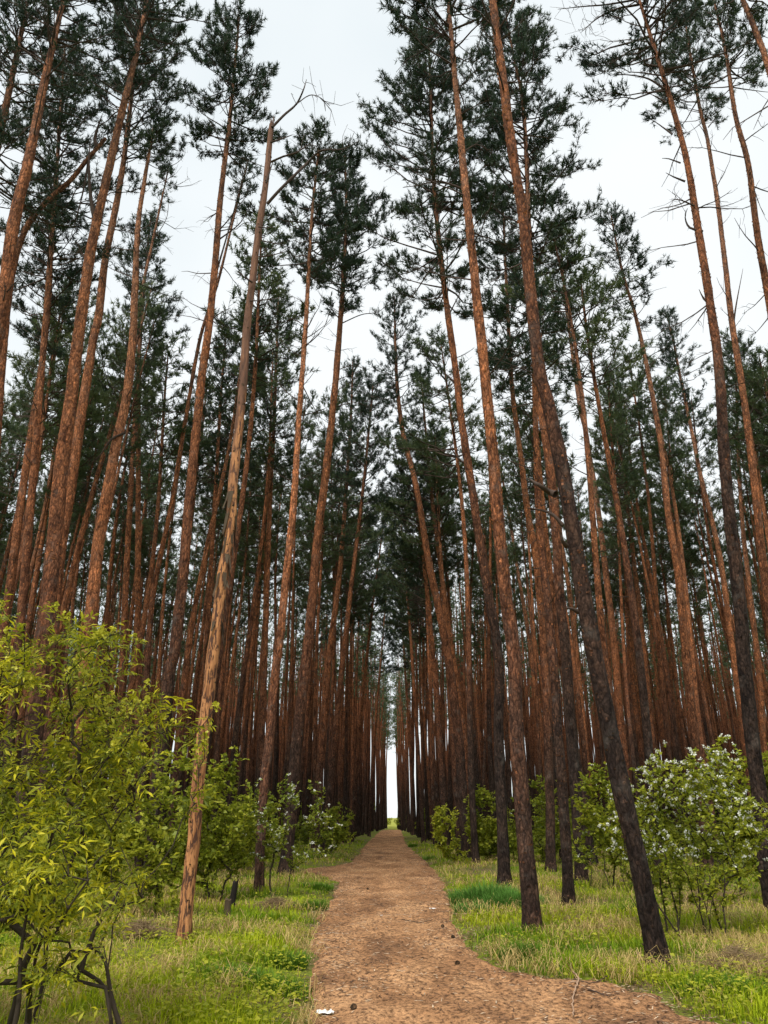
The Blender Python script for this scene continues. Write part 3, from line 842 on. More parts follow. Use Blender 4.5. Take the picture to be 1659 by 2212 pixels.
# prototypes for the wood behind
def make_proto(k, row=False):
    r = np.random.default_rng(900 + k)
    H = r.uniform(21.5, 24.5)
    z = np.linspace(0, H, 12)
    a1, a2, p1, p2 = r.uniform(.05, .28), r.uniform(.05, .22), r.uniform(0, 6.28), r.uniform(0, 6.28)
    lean = r.normal(0, .016, 2)
    P = np.stack([lean[0] * z + a1 * np.sin(p1 + z * .22) - a1 * math.sin(p1), lean[1] * z + a2 * np.sin(p2 + z * .27) - a2 * math.sin(p2), z], -1)
    S = smooth_curve(P, 0.4); S[0, 2] = -0.25
    r0 = r.uniform(.085, .128)
    R = trunk_radius(S[:, 2], H, r0)
    mb = MB(); trunk_mesh(mb, S, R, 12, .16, k * 5.0)
    cs = r.uniform(.62, .80)
    if row: cs = r.uniform(.62, .72)
    bb, nb = make_crown(S, H, r0, cs, r.uniform(1.9, 2.4) if row else r.uniform(1.5, 2.3), r, 0.70, 6, .22, .038, 40, .22, side=0.0 if row else None, lo=3)
    fb = MB(); flakes(fb, S, R, r, 110, size=2.0)
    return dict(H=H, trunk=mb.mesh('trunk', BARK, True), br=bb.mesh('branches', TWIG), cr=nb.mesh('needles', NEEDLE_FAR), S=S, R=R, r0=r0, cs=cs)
protos = [make_proto(k) for k in range(9)]
row_protos = [make_proto(20 + k, True) for k in range(4)]

def place_pine(x, y, label, group, r, hs=1.0, plist=None):
    plist = plist or protos
    p = plist[r.integers(len(plist))]
    z = float(ground_z(x, y))
    root = empty('pine_tree', (x, y, z), label, 'pine tree', group)
    s = hs * r.uniform(.86, 1.08)
    root.scale = (s * r.uniform(.72, 1.22),) * 2 + (s,)
    root.rotation_euler = (r.normal(0, .022), r.normal(0, .030), r.uniform(0, 6.28))
    t = link('trunk', p['trunk'], root)
    t.color = (r.uniform(.36, .64), r.uniform(.65, 1.15), 0, 1)
    tag(link('branches', p['br'], root), kind='stuff')
    link('crown', p['cr'], root)
    return root

def scatter_wood():
    r = np.random.default_rng(21)
    cand = []
    # the two rows that line the path
    for side, x0, key in ((-1, -4.1, 'L'), (1, 3.1, 'R')):
        y = 30.0 if side > 0 else 31.0
        while y < 150:
            f = min(1, max(0, (y - 35) / 75))
            x1 = (-2.0 if side < 0 else 1.4) if y < 111 else (r.uniform(-2.6, -1.25) if side < 0 else r.uniform(.75, 2.0))
            cand.append((x0 + (x1 - x0) * f + r.normal(0, .2 if y < 111 else .05), y, key)); y += r.uniform(2.2, 3.4) if y < 111 else 1.1
    sp = 2.5
    for gy in np.arange(21, 122, sp):
        for gx in np.arange(-66, 66, sp):
            x, y = gx + r.uniform(-.8, .8), gy + r.uniform(-.8, .8)
            fw = min(1, max(0, (y - 35) / 75))
            if -5.2 + 2.3 * fw < x < 4.3 - 1.9 * fw: continue
            if abs(x) > 0.60 * y + 5: continue
            if y < 30 and r.random() < .45: continue
            if 7 < x < 14 and y < 42 and r.random() < .5: continue       # thinner stand in the gap on the right
            if -8 < x < -5 and y < 36 and r.random() < .5: continue
            if r.random() < .16: continue
            cand.append((x, y, 'F'))
    hx = np.array(hero_xy)
    cand = [c for c in cand if np.min(np.hypot(hx[:, 0] - c[0], hx[:, 1] - c[1])) > 1.3]
    cand.sort(key=lambda c: c[1] - (4 if c[2] != 'F' else 0))
    n_ind = 300 - len(HEROES) - 2
    for (x, y, k) in cand[:n_ind]:
        p = None
        px = to_px((x, y, 0.3))[0]
        if k == 'L': lab, g, p = 'pine in the row lining the left side of the far path', 'pines lining the left side of the path', row_protos
        elif k == 'R': lab, g, p = 'pine in the row lining the right side of the far path', 'pines lining the right side of the path', row_protos
        else:
            if px < 0: where = 'beyond the left edge'
            elif px < 200: where = 'behind the elder bush at the far left'
            elif px < 400: where = 'between the elder and the broken pine'
            elif px < 560: where = 'right of the broken pine'
            elif px < 850: where = 'beside the left avenue row'
            elif px < 1090: where = 'beside the right avenue row'
            elif px < 1270: where = 'behind the right front stems'
            elif px < 1430: where = 'right of the leaning pine'
            elif px < 1660: where = 'behind the right flowering shrub'
            else: where = 'beyond the right edge'
            rank = 'first rank' if y < 32 else ('middle ranks' if y < 44 else 'deep ranks')
            lab, g = 'red-barked pine in the %s %s' % (rank, where), 'pines in the %s %s' % (rank, where)
        rt = place_pine(x, y, lab, g, r, 0.98, p)
        if k != 'F': rt.rotation_euler[2] = (0 if k == 'L' else math.pi) + r.normal(0, .5)
    return cand[n_ind:], r

far, rfar = scatter_wood()

def build_far_wood(far, r):
    """the stems beyond the 300 nearest: one mass each for stems and crowns"""
    tb, nb = MB(), MB()
    for (x, y, k) in far:
        H = r.uniform(19, 24.5); z0 = float(ground_z(x, y))
        z = np.linspace(-.2, H, 8)
        lean = r.normal(0, .02, 2); a = r.uniform(.03, .2); ph = r.uniform(0, 6.28)
        P = np.stack([x + lean[0] * z + a * np.sin(ph + z * .25), y + lean[1] * z, z0 + z], -1)
        R = trunk_radius(np.maximum(z, 0), H, r.uniform(.09, .14))
        V = tubes(tb, P, R, 6)
        if y > 66 and abs(x) > 3.5:                       # slim suppressed stems between the others
            for _ in range(2):
                dx, dy = r.uniform(-1.3, 1.3, 2)
                P2 = P + [dx, dy, 0] + np.stack([r.normal(0, .02) * z, 0 * z, -.0 * z], -1)
                tubes(tb, P2[::2], R[::2] * r.uniform(.5, .85), 5)
        cs = r.uniform(.56, .72)
        nbr = 19 if y < 85 else 13
        zz = np.sort(r.uniform(cs, 1.0, nbr)) * H
        u = (zz / H - cs) / (1 - cs)
        az = r.uniform(0, 6.28, nbr)
        L = r.uniform(1.1, 2.0) * ((.6 + .4 * np.minimum(1, u / .3)) * np.clip(1 - u, 0, 1) ** .6 + .12) * r.uniform(.6, 1.2, nbr)
        h = np.stack([np.cos(az), np.sin(az), np.tan(np.radians(0 + 45 * u)) * .8], -1)
        st = np.stack([np.interp(zz, z, P[:, i]) for i in range(3)], -1)
        tubes(tb, np.stack([st, st + h * L[:, None]], 1), np.tile(np.array([[.022, .006]]), (nbr, 1)), 3)
        nt = np.maximum(4, (L * 7).astype(int)); bi = np.repeat(np.arange(nbr), nt)
        T = st[bi] + h[bi] * (L[bi] * r.uniform(.25, 1.05, len(bi)))[:, None] + r.normal(0, .2, (len(bi), 3))
        needle_tufts(nb, T, norm(h[bi] + [0, 0, .4]), 3, .42, .09, r)
    o = link('far_pine_wood', tb.mesh('far_stems', None))
    o.data.materials.append(BARK); o.color = (.50, .85, 0, 1)
    tag(o, 'mass of far pine stems closing the wood behind the nearer trees', 'pine wood', kind='stuff')
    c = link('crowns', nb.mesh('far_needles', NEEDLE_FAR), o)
    tag(c, kind='stuff')
build_far_wood(far, rfar)

# ------------------------------------------------------------------ shrubs
def grow(bases, tips, r, seg=0.14, wig=0.035, stem_h=0.5):
    """branching skeleton: each tip joins the nearest node below it. returns nodes, parent index, tip node ids"""
    nodes = [np.array(b, float) for b in bases]
    par = [-1] * len(nodes)
    for i in range(len(bases)):                       # first straight rise of every stem
        d = np.array([r.normal(0, .15), r.normal(0, .15), 1.0])
        cur = i
        for _ in range(max(1, int(stem_h / seg))):
            d = norm((d + r.normal(0, .12, 3) * [1, 1, .3])[None])[0]
            nodes.append(nodes[cur] + d * seg); par.append(cur); cur = len(nodes) - 1
    A = np.zeros((60000, 3)); A[:len(nodes)] = nodes
    n = len(nodes)
    b0 = np.mean(bases, 0)
    depth = np.zeros(60000); depth[:n] = 0
    order = np.argsort(np.linalg.norm(tips - b0, axis=1) + r.normal(0, .15, len(tips)))
    ends = []
    for ti in order:
        T = tips[ti]
        v = T - A[:n]
        dist = np.linalg.norm(v, axis=1)
        cost = dist + np.clip(0.5 - v[:, 2] / np.maximum(dist, 1e-6), 0, 2) * 0.55 * dist + (A[:n, 2] < b0[2] + .25) * 1.5
        j = int(np.argmin(cost))
        m = max(2, int(dist[j] / seg))
        p0 = A[j].copy(); cur = j
        c = p0 + v[j] * .5 + np.array([0, 0, 1]) * dist[j] * r.uniform(-.02, .16) + r.normal(0, .06, 3) * dist[j]
        for k in range(1, m + 1):
            s = k / m
            p = (1 - s) ** 2 * p0 + 2 * s * (1 - s) * c + s * s * T + (r.normal(0, wig, 3) if k < m else 0)
            A[n] = p; par.append(cur); cur = n; n += 1
        ends.append(cur)
    return A[:n].copy(), np.array(par), np.array(ends)

def skeleton_tubes(mb, A, par, r_tip=0.003, power=2.3, k=5, rmax=0.05):
    n = len(A)
    w = np.zeros(n)
    ch = np.bincount(par[par >= 0], minlength=n)
    w[ch == 0] = r_tip ** power
    for i in range(n - 1, -1, -1):
        if par[i] >= 0: w[par[i]] += w[i]
    R = np.minimum(w ** (1 / power), rmax)
    i = np.nonzero(par >= 0)[0]
    P = np.stack([A[par[i]], A[i]], 1)
    # overlap the joints a little
    d = P[:, 1] - P[:, 0]
    P[:, 1] += d * 0.06
    RR = np.stack([np.minimum(R[par[i]], R[i] * 1.5), R[i]], 1)
    tubes(mb, P, RR, k)
    return R

def leaf_blade(L, W, droop=0.15, fold=0.12, n=4):
    """one leaf along +X, upper side +Z, as a folded strip (verts, tris)"""
    s = np.linspace(0, 1, n + 1)
    w = W * np.sin(math.pi * s ** 0.8) * (1 - 0.25 * s) ; w[0] = W * .08; w[-1] = 0
    z = -droop * L * s ** 2
    c = np.stack([s * L, 0 * s, z], -1)
    l = np.stack([s * L, w * .5, z + fold * w], -1)
    rr = np.stack([s * L, -w * .5, z + fold * w], -1)
    v = np.concatenate([c, l, rr]); m = n + 1
    q = []
    for i in range(n):
        q.append((i, i + 1, m + i + 1, m + i)); q.append((i + 1, i, 2 * m + i, 2 * m + i + 1))
    return v, np.array(q)

def compound_leaf(r, L=0.24, pairs=3, ll=0.10, lw=0.034):
    """elder leaf: a bent rachis with paired leaflets and one at the end"""
    mb = MB()
    s = np.linspace(0, 1, 5)
    bend = r.uniform(.1, .45)
    rc = np.stack([s * L, 0 * s, -bend * L * s ** 2], -1)
    tubes(mb, rc, np.linspace(.0022, .001, 5), 3)
    pos = [(0.40 + 0.55 * i / max(1, pairs - 1) * .85, sg) for i in range(pairs) for sg in (1, -1)] + [(1.0, 0)]
    for t, sg in pos:
        v, q = leaf_blade(ll * r.uniform(.8, 1.15), lw * r.uniform(.85, 1.15), r.uniform(.1, .5), r.uniform(.05, .25), 2)
        yaw = sg * r.uniform(.75, 1.15) + r.normal(0, .08); roll = r.normal(0, .25)
        M = Matrix.Rotation(yaw, 3, 'Z') @ Matrix.Rotation(r.uniform(-.15, .35), 3, 'Y') @ Matrix.Rotation(roll, 3, 'X')
        o = np.array([t * L, 0, -bend * L * t * t])
        mb.add(v @ np.array(M).T + o, quads=q)
    return mb

def frames(D, r, up=0.6):
    """rotation matrices (m,3,3) with X along D and Z roughly up"""
    x = norm(D)
    z = norm(np.array([0, 0, 1.0]) * up + r.normal(0, .35, D.shape))
    y = norm(np.cross(z, x)); z = np.cross(x, y)
    return np.stack([x, y, z], -1)

def scatter_mesh(mb, v, q, pos, Mx, sc):
    V = np.einsum('mij,nj->mni', Mx, v) * np.asarray(sc)[:, None, None] + pos[:, None]
    n = len(v)
    Q = (q[None] + (np.arange(len(pos)) * n)[:, None, None]).reshape(-1, 4)
    mb.add(V, quads=Q)

def in_blobs(blobs, n, r, shell=0.45):
    out = []
    vol = np.array([a * b * c for (_, (a, b, c)) in blobs]); vol = vol / vol.sum()
    for (c, rad), f in zip(blobs, vol):
        m = max(3, int(n * f))
        d = norm(r.normal(size=(m, 3)))
        rr = r.uniform(shell ** 3, 1, (m, 1)) ** (1 / 3)
        out.append(np.array(c) + d * rr * np.array(rad))
    T = np.concatenate(out)
    return T

def leaf_spots(A, par, ends, r, back=4):
    """positions and directions along the outermost pieces of every twig"""
    pos, dr = [], []
    for e in ends:
        i = e
        for s in range(back):
            p = par[i]
            if p < 0: break
            d = A[i] - A[p]
            for _ in range(2 if s else 3):
                t = r.random()
                pos.append(A[p] + d * t)
                dr.append(norm((norm(d[None])[0] * (1.0 if s == 0 else .35) + r.normal(0, .8, 3) * [1, 1, .5])[None])[0])
            i = p
    return np.array(pos), np.array(dr)

def shrub_meshes(bases, blobs, ntips, r, leaf, leaf_n_back, leaf_scale, leaf_mat, stem_h=.5, flowers=0, flower_low=0.0, rmax=.03, origin=None, seg=.14):
    T = in_blobs(blobs, int(ntips * 1.25), r)
    T = T[vnoise(T * 2.4 + 3) > .38]
    A, par, ends = grow(bases, T, r, seg, .02, stem_h)
    o = np.array(origin if origin is not None else np.mean(bases, 0))
    A = A - o
    sb = MB(); skeleton_tubes(sb, A, par, .0028, 2.3, 5, rmax)
    pos, dr = leaf_spots(A, par, ends, r, leaf_n_back)
    fb = MB()
    v, q = leaf
    scatter_mesh(fb, v, q, pos, frames(dr, r), leaf_scale * r.uniform(.65, 1.25, len(pos)))
    res = [sb.mesh('stems', STEM), fb.mesh('leaves', leaf_mat)]
    if flowers:
        pb = MB()
        E = A[ends]
        E = E[E[:, 2] > flower_low]
        E = E[r.permutation(len(E))[:flowers]]
        # hanging racemes of small white flowers
        k = 14
        s = r.uniform(0, 1, (len(E), k, 1))
        dirn = norm(r.normal(0, 1, (len(E), 1, 3)) * [1, 1, .5] + [0, 0, .35])
        c = E[:, None] + dirn * s * .09 + r.normal(0, .010, (len(E), k, 3))
        c = c.reshape(-1, 3)
        d = norm(r.normal(size=c.shape)); a, b = perp(d)
        z = r.uniform(.010, .015, (len(c), 1))
        V = np.stack([c - a * z, c - b * z, c + a * z, c + b * z], 1)
        pb.add(V, quads=np.arange(len(V) * 4).reshape(-1, 4))
        res.append(pb.mesh('blossoms', PETAL))
    return res, o

def put_shrub(name, label, cat, meshes, loc, group=None, rot=0, sc=1.0):
    root = empty(name, loc, label, cat, group)
    root.rotation_euler = (0, 0, rot); root.scale = (sc,) * 3
    tag(link('stems', meshes[0], root), kind='stuff')
    tag(link('foliage', meshes[1], root), kind='stuff')
    if len(meshes) > 2: tag(link('blossoms', meshes[2], root), kind='stuff')
    return root

def small_leaf(L, W):
    """a small pointed leaf folded along its midrib"""
    return np.array([(0, 0, 0), (L * .45, W * .5, W * .16), (L, 0, -L * .14), (L * .45, -W * .5, W * .16)]), np.array([(0, 1, 2, 3)])
OVAL = small_leaf(0.066, 0.040)
OVALF = small_leaf(0.090, 0.054)

# the big elder in the left foreground
def build_elder():
    r = np.random.default_rng(77)
    b = ground_at(60, 2330); Y = b[1]
    bases = [b + np.array([r.normal(-.25, .35), r.normal(.1, .3), 0]) for _ in range(8)]
    for q_ in bases: q_[2] = float(ground_z(q_[0], q_[1])) - .05
    def pt(x, y, dy=0.0): return tuple(at_depth(x, y, Y + dy))
    S = Y / F * 1.05                                   # metres per traced pixel at the bush
    blobs = [(pt(60, 1560, .2), (150 * S, .8, 190 * S)), (pt(230, 1500, .1), (150 * S, .8, 150 * S)), (pt(150, 1440, .3), (190 * S, .8, 125 * S)),
             (pt(400, 1570, 0), (110 * S, .45, 65 * S)), (pt(330, 1640, .2), (130 * S, .7, 120 * S)), (pt(60, 1780, .3), (190 * S, .9, 170 * S)), (pt(-150, 1600, .3), (180 * S, .9, 260 * S)),
             (pt(285, 1400, .1), (60 * S, .3, 65 * S)), (pt(90, 1330, .2), (100 * S, .4, 50 * S)), (pt(230, 1780, .3), (120 * S, .7, 130 * S)), (pt(500, 1565, 0), (50 * S, .2, 22 * S)),
             (pt(60, 1930, -.7), (120 * S, .4, 70 * S)), (pt(210, 1950, -.5), (70 * S, .3, 45 * S)), (pt(70, 2050, -.5), (110 * S, .4, 70 * S)), (pt(40, 2140, -.6), (110 * S, .35, 60 * S)), (pt(160, 2040, -.3), (80 * S, .35, 50 * S)), (pt(260, 1880, .1), (90 * S, .5, 70 * S)), (pt(120, 1860, -.2), (150 * S, .6, 90 * S))]
    T = in_blobs(blobs, 1080, r, .30)
    T = T[vnoise(T * 2.1 + 7) > .46]
    A, par, ends = grow(bases, T, r, .15, .02, .9)
    o = b.copy(); A = A - o
    root = empty('elder_bush', o, 'large yellow-green elder bush with feathery leaves in the left foreground', 'bush')
    sb = MB(); skeleton_tubes(sb, A, par, .0030, 2.35, 6, .026)
    link('stems', sb.mesh('stems', STEM, True), root)
    # bare arching stems low down
    for k, px in enumerate([[(120,2110),(150,2060),(175,2095),(215,2120),(245,2165),(262,2230)], [(262,2230),(240,2150),(228,2080),(205,2045)], [(175,2095),(205,2010),(235,1960),(262,1915)], [(20,2260),(40,2170),(45,2060),(60,1960)]]):
        P = np.array([at_depth(x, y, Y - .35 - .05 * k + .03 * i) for i, (x, y) in enumerate(px)]) - o
        P[:, 2] = np.maximum(P[:, 2], -.02)
        S_ = smooth_curve(P, .06)
        mb = MB(); tubes(mb, S_, np.linspace(.018, .008, len(S_)), 6)
        link('stem', mb.mesh('stem', STEM, True), root)
    pos, dr = leaf_spots(A, par, ends, r, 2)
    var = [compound_leaf(np.random.default_rng(500 + k), r.uniform(.14, .19), 2 + (k % 2), r.uniform(.060, .080), r.uniform(.020, .026)) for k in range(7)]
    Mx = frames(dr, r)
    sc = r.uniform(.45, 1.1, len(pos))
    vid = r.integers(0, 7, len(pos))
    meshes = [m.mesh('elder_leaf', ELDER) for m in var]
    w = pos + o - CP
    depth = w @ cF
    px = PW / 2 + F * (w @ cR) / depth; py = PH / 2 - F * (w @ cU) / depth
    vis = (px > -10) & (px < PW) & (py < PH + 10)
    score = np.where(vis, sc / depth, 0)
    top = np.argsort(-score)[:300]
    mask = np.zeros(len(pos), bool); mask[top] = True
    for i in top:
        lf = link('leaf', meshes[vid[i]], root)
        M4 = Matrix(Mx[i].tolist()).to_4x4() @ Matrix.Scale(float(sc[i]), 4)
        M4.translation = Vector(pos[i])
        lf.matrix_local = M4
    fb = MB()
    for k in range(7):
        s_ = (~mask) & (vid == k)
        v = np.concatenate(var[k].v); q = np.concatenate(var[k].q)
        scatter_mesh(fb, v, q, pos[s_], Mx[s_], sc[s_])
    tag(link('foliage', fb.mesh('foliage', ELDER), root), kind='stuff')
    # yellow-green flower buds, a knobbly cone at the upper tips
    E = A[ends]
    E = E[(E[:, 2] > 2.0)]
    E = E[r.permutation(len(E))[:150]]
    bb = MB()
    for e in E:
        k = 26
        s = r.uniform(0, 1, (k, 1))
        c = e + np.array([0, 0, .06]) * s + r.normal(0, .022, (k, 3)) * (1.15 - s)
        d = norm(r.normal(size=c.shape)); a, b2 = perp(d); z = r.uniform(.009, .016, (k, 1))
        bb.add(np.stack([c - a * z, c - b2 * z, c + a * z, c + b2 * z, ], 1), quads=np.arange(k * 4).reshape(-1, 4))
    tag(link('flower_buds', bb.mesh('flower_buds', BUD), root), kind='stuff')
build_elder()

def shrub_at(name, label, basepx, nb, spread, blobs_px, ntips, seed, leaf=OVAL, lscale=1.0, mat=GREENL, stem_h=.6, flowers=0, back=4, flower_low=0, group=None, rmax=.02):
    r = np.random.default_rng(seed)
    b = ground_at(*basepx); Y = b[1]
    S = np.linalg.norm(b - CP) / F * 0.93
    bases = []
    for _ in range(nb):
        p = b + np.array([r.normal(0, spread), r.normal(0, spread * .7), 0]); p[2] = float(ground_z(p[0], p[1])) - .04; bases.append(p)
    blobs = [(tuple(at_depth(x, y, Y + dy)), (rx * S, min(rx * S, rx * S * .9), ry * S)) for (x, y, rx, ry, dy) in blobs_px]
    m, o = shrub_meshes(bases, blobs, ntips, r, leaf, back, lscale, mat, stem_h, flowers, flower_low, rmax, b)
    put_shrub(name, label, 'bush', m, o, group)

shrub_at('flowering_shrub', 'tall white-flowering shrub on thin bare stems at the right', (1490, 2045), 15, .34,
         [(1480,1760,150,150,.4), (1400,1800,110,110,.5), (1570,1760,90,150,.6), (1500,1680,110,80,.6), (1500,1880,120,60,.2), (1560,1640,50,50,.7)], 1000, 31, OVAL, 1.05, GREENL, 1.2, 420, 5, 1.0, rmax=.014)
shrub_at('green_shrub', 'leafy green shrub behind the leaning pine, left of the white-flowering one', (1330, 1930), 8, .3,
         [(1310,1740,70,90,0), (1350,1780,80,80,0), (1290,1820,60,60,.3)], 560, 32, OVALF, 1.15, GREENL, .5, 25, 4, .6)
shrub_at('flowering_shrub', 'sparse white-flowering shrub on the left verge of the path', (585, 1945), 6, .18,
         [(600,1740,60,80,0), (650,1730,55,70,.2), (570,1800,50,60,0), (690,1790,50,55,.3), (640,1810,60,60,.1), (635,1670,25,35,0)], 330, 33, OVAL, 1.15, GREEND, .7, 110, 3, .5)
shrub_at('green_shrub', 'bright green bush right behind the broken stripped pine', (455, 1950), 7, .25,
         [(480,1750,70,100,0), (440,1800,70,90,0), (490,1660,45,50,0), (520,1830,40,60,.2), (400,1850,60,60,0)], 680, 34, OVALF, 1.1, GREENL, .5)
shrub_at('green_shrub', 'dark green shrub mass under the elder, left of the broken pine', (300, 2000), 8, .4,
         [(280,1850,110,90,.5), (200,1800,120,110,.8), (360,1800,80,110,.4), (130,1880,110,80,.6), (240,1930,110,50,.2), (350,1925,60,35,.1), (390,1680,60,90,.5), (280,1700,90,110,.8)], 950, 35, OVALF, 1.2, GREEND, .3)
shrub_at('green_shrub', 'tangled dark shrub at the far left edge behind the elder', (40, 2030), 7, .4,
         [(30,1850,130,130,.4), (80,1950,100,70,.2), (-80,1850,120,150,.3), (150,1960,70,50,.2)], 700, 36, OVALF, 1.2, GREEND, .3)
shrub_at('green_shrub', 'small shrub at the foot of the kinked pine right of the path', (975, 1872), 6, .3,
         [(965,1790,38,50,0), (985,1830,35,30,0), (950,1770,25,30,0)], 240, 37, OVALF, 1.3, GREENL, .4)
shrub_at('green_shrub', 'shrub glimpsed between the two dark stems right of the path', (1050, 1868), 7, .5,
         [(1045,1760,45,60,0), (1060,1810,55,40,0), (1035,1720,25,30,0)], 420, 38, OVALF, 1.4, GREEND, .4)
shrub_at('green_shrub', 'shrub with a few white flowers behind the light brown pine on the right', (1165, 1870), 8, .6,
         [(1150,1750,60,70,0), (1200,1770,60,60,0), (1170,1810,80,40,0), (1180,1700,30,40,0)], 520, 39, OVALF, 1.4, GREEND, .4, 30, 4, .8)
shrub_at('green_shrub', 'yellowish shrub at the right edge beyond the white-flowering one', (1640, 1960), 8, .4,
         [(1640,1740,70,110,.4), (1690,1780,80,120,.4), (1620,1830,60,60,.2), (1650,1640,35,50,.4)], 560, 40, OVALF, 1.2, GREENL, .5, 20, 4, .9)
shrub_at('green_shrub', 'low bush along the left avenue edge past the flowering shrub', (735, 1858), 6, .4,
         [(730,1780,35,45,0), (705,1800,35,40,0), (750,1810,25,25,0)], 230, 41, OVALF, 1.4, GREEND, .4)
shrub_at('green_shrub', 'green thicket behind the slim orange pine on the left', (520, 1890), 8, .6,
         [(520,1790,60,60,0), (560,1770,50,60,0), (480,1820,60,50,0)], 480, 42, OVALF, 1.4, GREEND, .4)

# understory shrubs between the stems: three prototypes
def understory():
    r = np.random.default_rng(88)
    pr = []
    for k in range(3):
        bases = [np.array([r.normal(0, .4), r.normal(0, .4), 0]) for _ in range(6)]
        blobs = [((r.normal(0, .5), r.normal(0, .5), r.uniform(.7, 1.4)), (r.uniform(.5, .9), r.uniform(.5, .9), r.uniform(.4, .7))) for _ in range(4)]
        m, _ = shrub_meshes(bases, blobs, 190, r, OVALF, 3, 1.7, GREEND, .3, origin=(0, 0, 0), seg=.2)
        pr.append(m)
    hx = np.array(hero_xy)
    n = 0
    while n < 90:
        y = r.uniform(24, 75); x = r.uniform(-.58 * y, .58 * y)
        if -4.6 < x < 3.6: continue
        s = r.uniform(.6, 1.25)
        left = x < 0
        put_shrub('understory_shrub', 'low green shrub between the pine stems in the wood on the ' + ('left' if left else 'right'), 'bush', pr[n % 3], (x, y, float(ground_z(x, y)) - .05),
                  'shrubs under the pines on the ' + ('left' if left else 'right'), r.uniform(0, 6.28), s)
        n += 1
    n = 0
    while n < 70:
        y = r.uniform(75, 120); x = r.uniform(-.56 * y, .56 * y)
        if -3.6 < x < 3.0: continue
        sd = 'left' if x < 0 else 'right'
        put_shrub('understory_shrub', 'distant low shrub deep between the far stems on the ' + sd, 'bush', pr[n % 3], (x, y, float(ground_z(x, y)) - .05), 'distant shrubs on the ' + sd, r.uniform(0, 6.28), r.uniform(1.2, 2.1))
        n += 1
    for k, (x, y, s) in enumerate([(-4.4, 27, .55), (-4.9, 33, .7), (-4.7, 41, .7), (-4.6, 50, .8), (3.9, 31, .7), (3.8, 38, .8), (4.0, 47, .8), (3.9, 58, .9), (-4.6, 62, .8)]):
        put_shrub('understory_shrub', 'low green shrub at the foot of the pines lining the ' + ('left' if x < 0 else 'right') + ' of the path', 'bush', pr[k % 3], (x, y, float(ground_z(x, y)) - .05),
                  'shrubs along the ' + ('left' if x < 0 else 'right') + ' row', r.uniform(0, 6.28), s)
    put_shrub('understory_shrub', 'dark sapling standing in the bright slit at the end of the path', 'bush', pr[2], (1.3, 118, -.05), None, 1.2, 1.15)
    for k in range(14):
        x, y, s_ = r.uniform(-16, 16), r.uniform(138, 165), r.uniform(.9, 1.7)
        put_shrub('understory_shrub', 'bush in the bright open field beyond the end of the path', 'bush', pr[k % 3], (x, y, -.05), 'bushes in the field beyond the path', r.uniform(0, 6.28), s_)
understory()

# ------------------------------------------------------------------ grass, ground plants, litter
def tri_blades(mb, p, h, w, lean, az, col, col2, r):
    n = len(p)
    d = np.stack([np.cos(az), np.sin(az), np.zeros(n)], -1)
    s = np.stack([-np.sin(az), np.cos(az), np.zeros(n)], -1)
    tw = r.uniform(-1, 1, (n, 1)); s = norm(s + d * tw)
    h = h[:, None]; w = w[:, None]; lean = lean[:, None]
    up = np.array([0, 0, 1.0])
    m = p + d * h * lean * .35 + up * h * .62
    t = p + d * h * lean + up * h * np.sqrt(np.clip(1 - .6 * lean ** 2, .05, 1))
    V = np.stack([p - s * w * .5, p + s * w * .5, m + s * w * .38, m - s * w * .38, t], 1).reshape(-1, 3)
    b = np.arange(n) * 5
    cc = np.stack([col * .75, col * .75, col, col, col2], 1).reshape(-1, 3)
    mb.add(V, tris=np.stack([b + 3, b + 2, b + 4], -1), quads=np.stack([b, b + 1, b + 2, b + 3], -1), col=cc)

def on_verge(x, y, margin=0.0):
    return (x < path_l(y) - margin) | (x > path_r(y) + margin)

G1, G2, G3 = np.array([.10, .205, .008]), np.array([.31, .40, .010]), np.array([.46, .50, .018])
STRAW1, STRAW2 = np.array([.58, .44, .18]), np.array([.42, .30, .11])

def sample_ground(n, r, d0, d1, pw):
    """points in the view's ground fan, denser near the camera"""
    u = r.random(n)
    d = (d0 ** (1 - pw) + u * (d1 ** (1 - pw) - d0 ** (1 - pw))) ** (1 / (1 - pw))
    a = r.uniform(-.62, .62, n)
    return d * np.tan(a), d

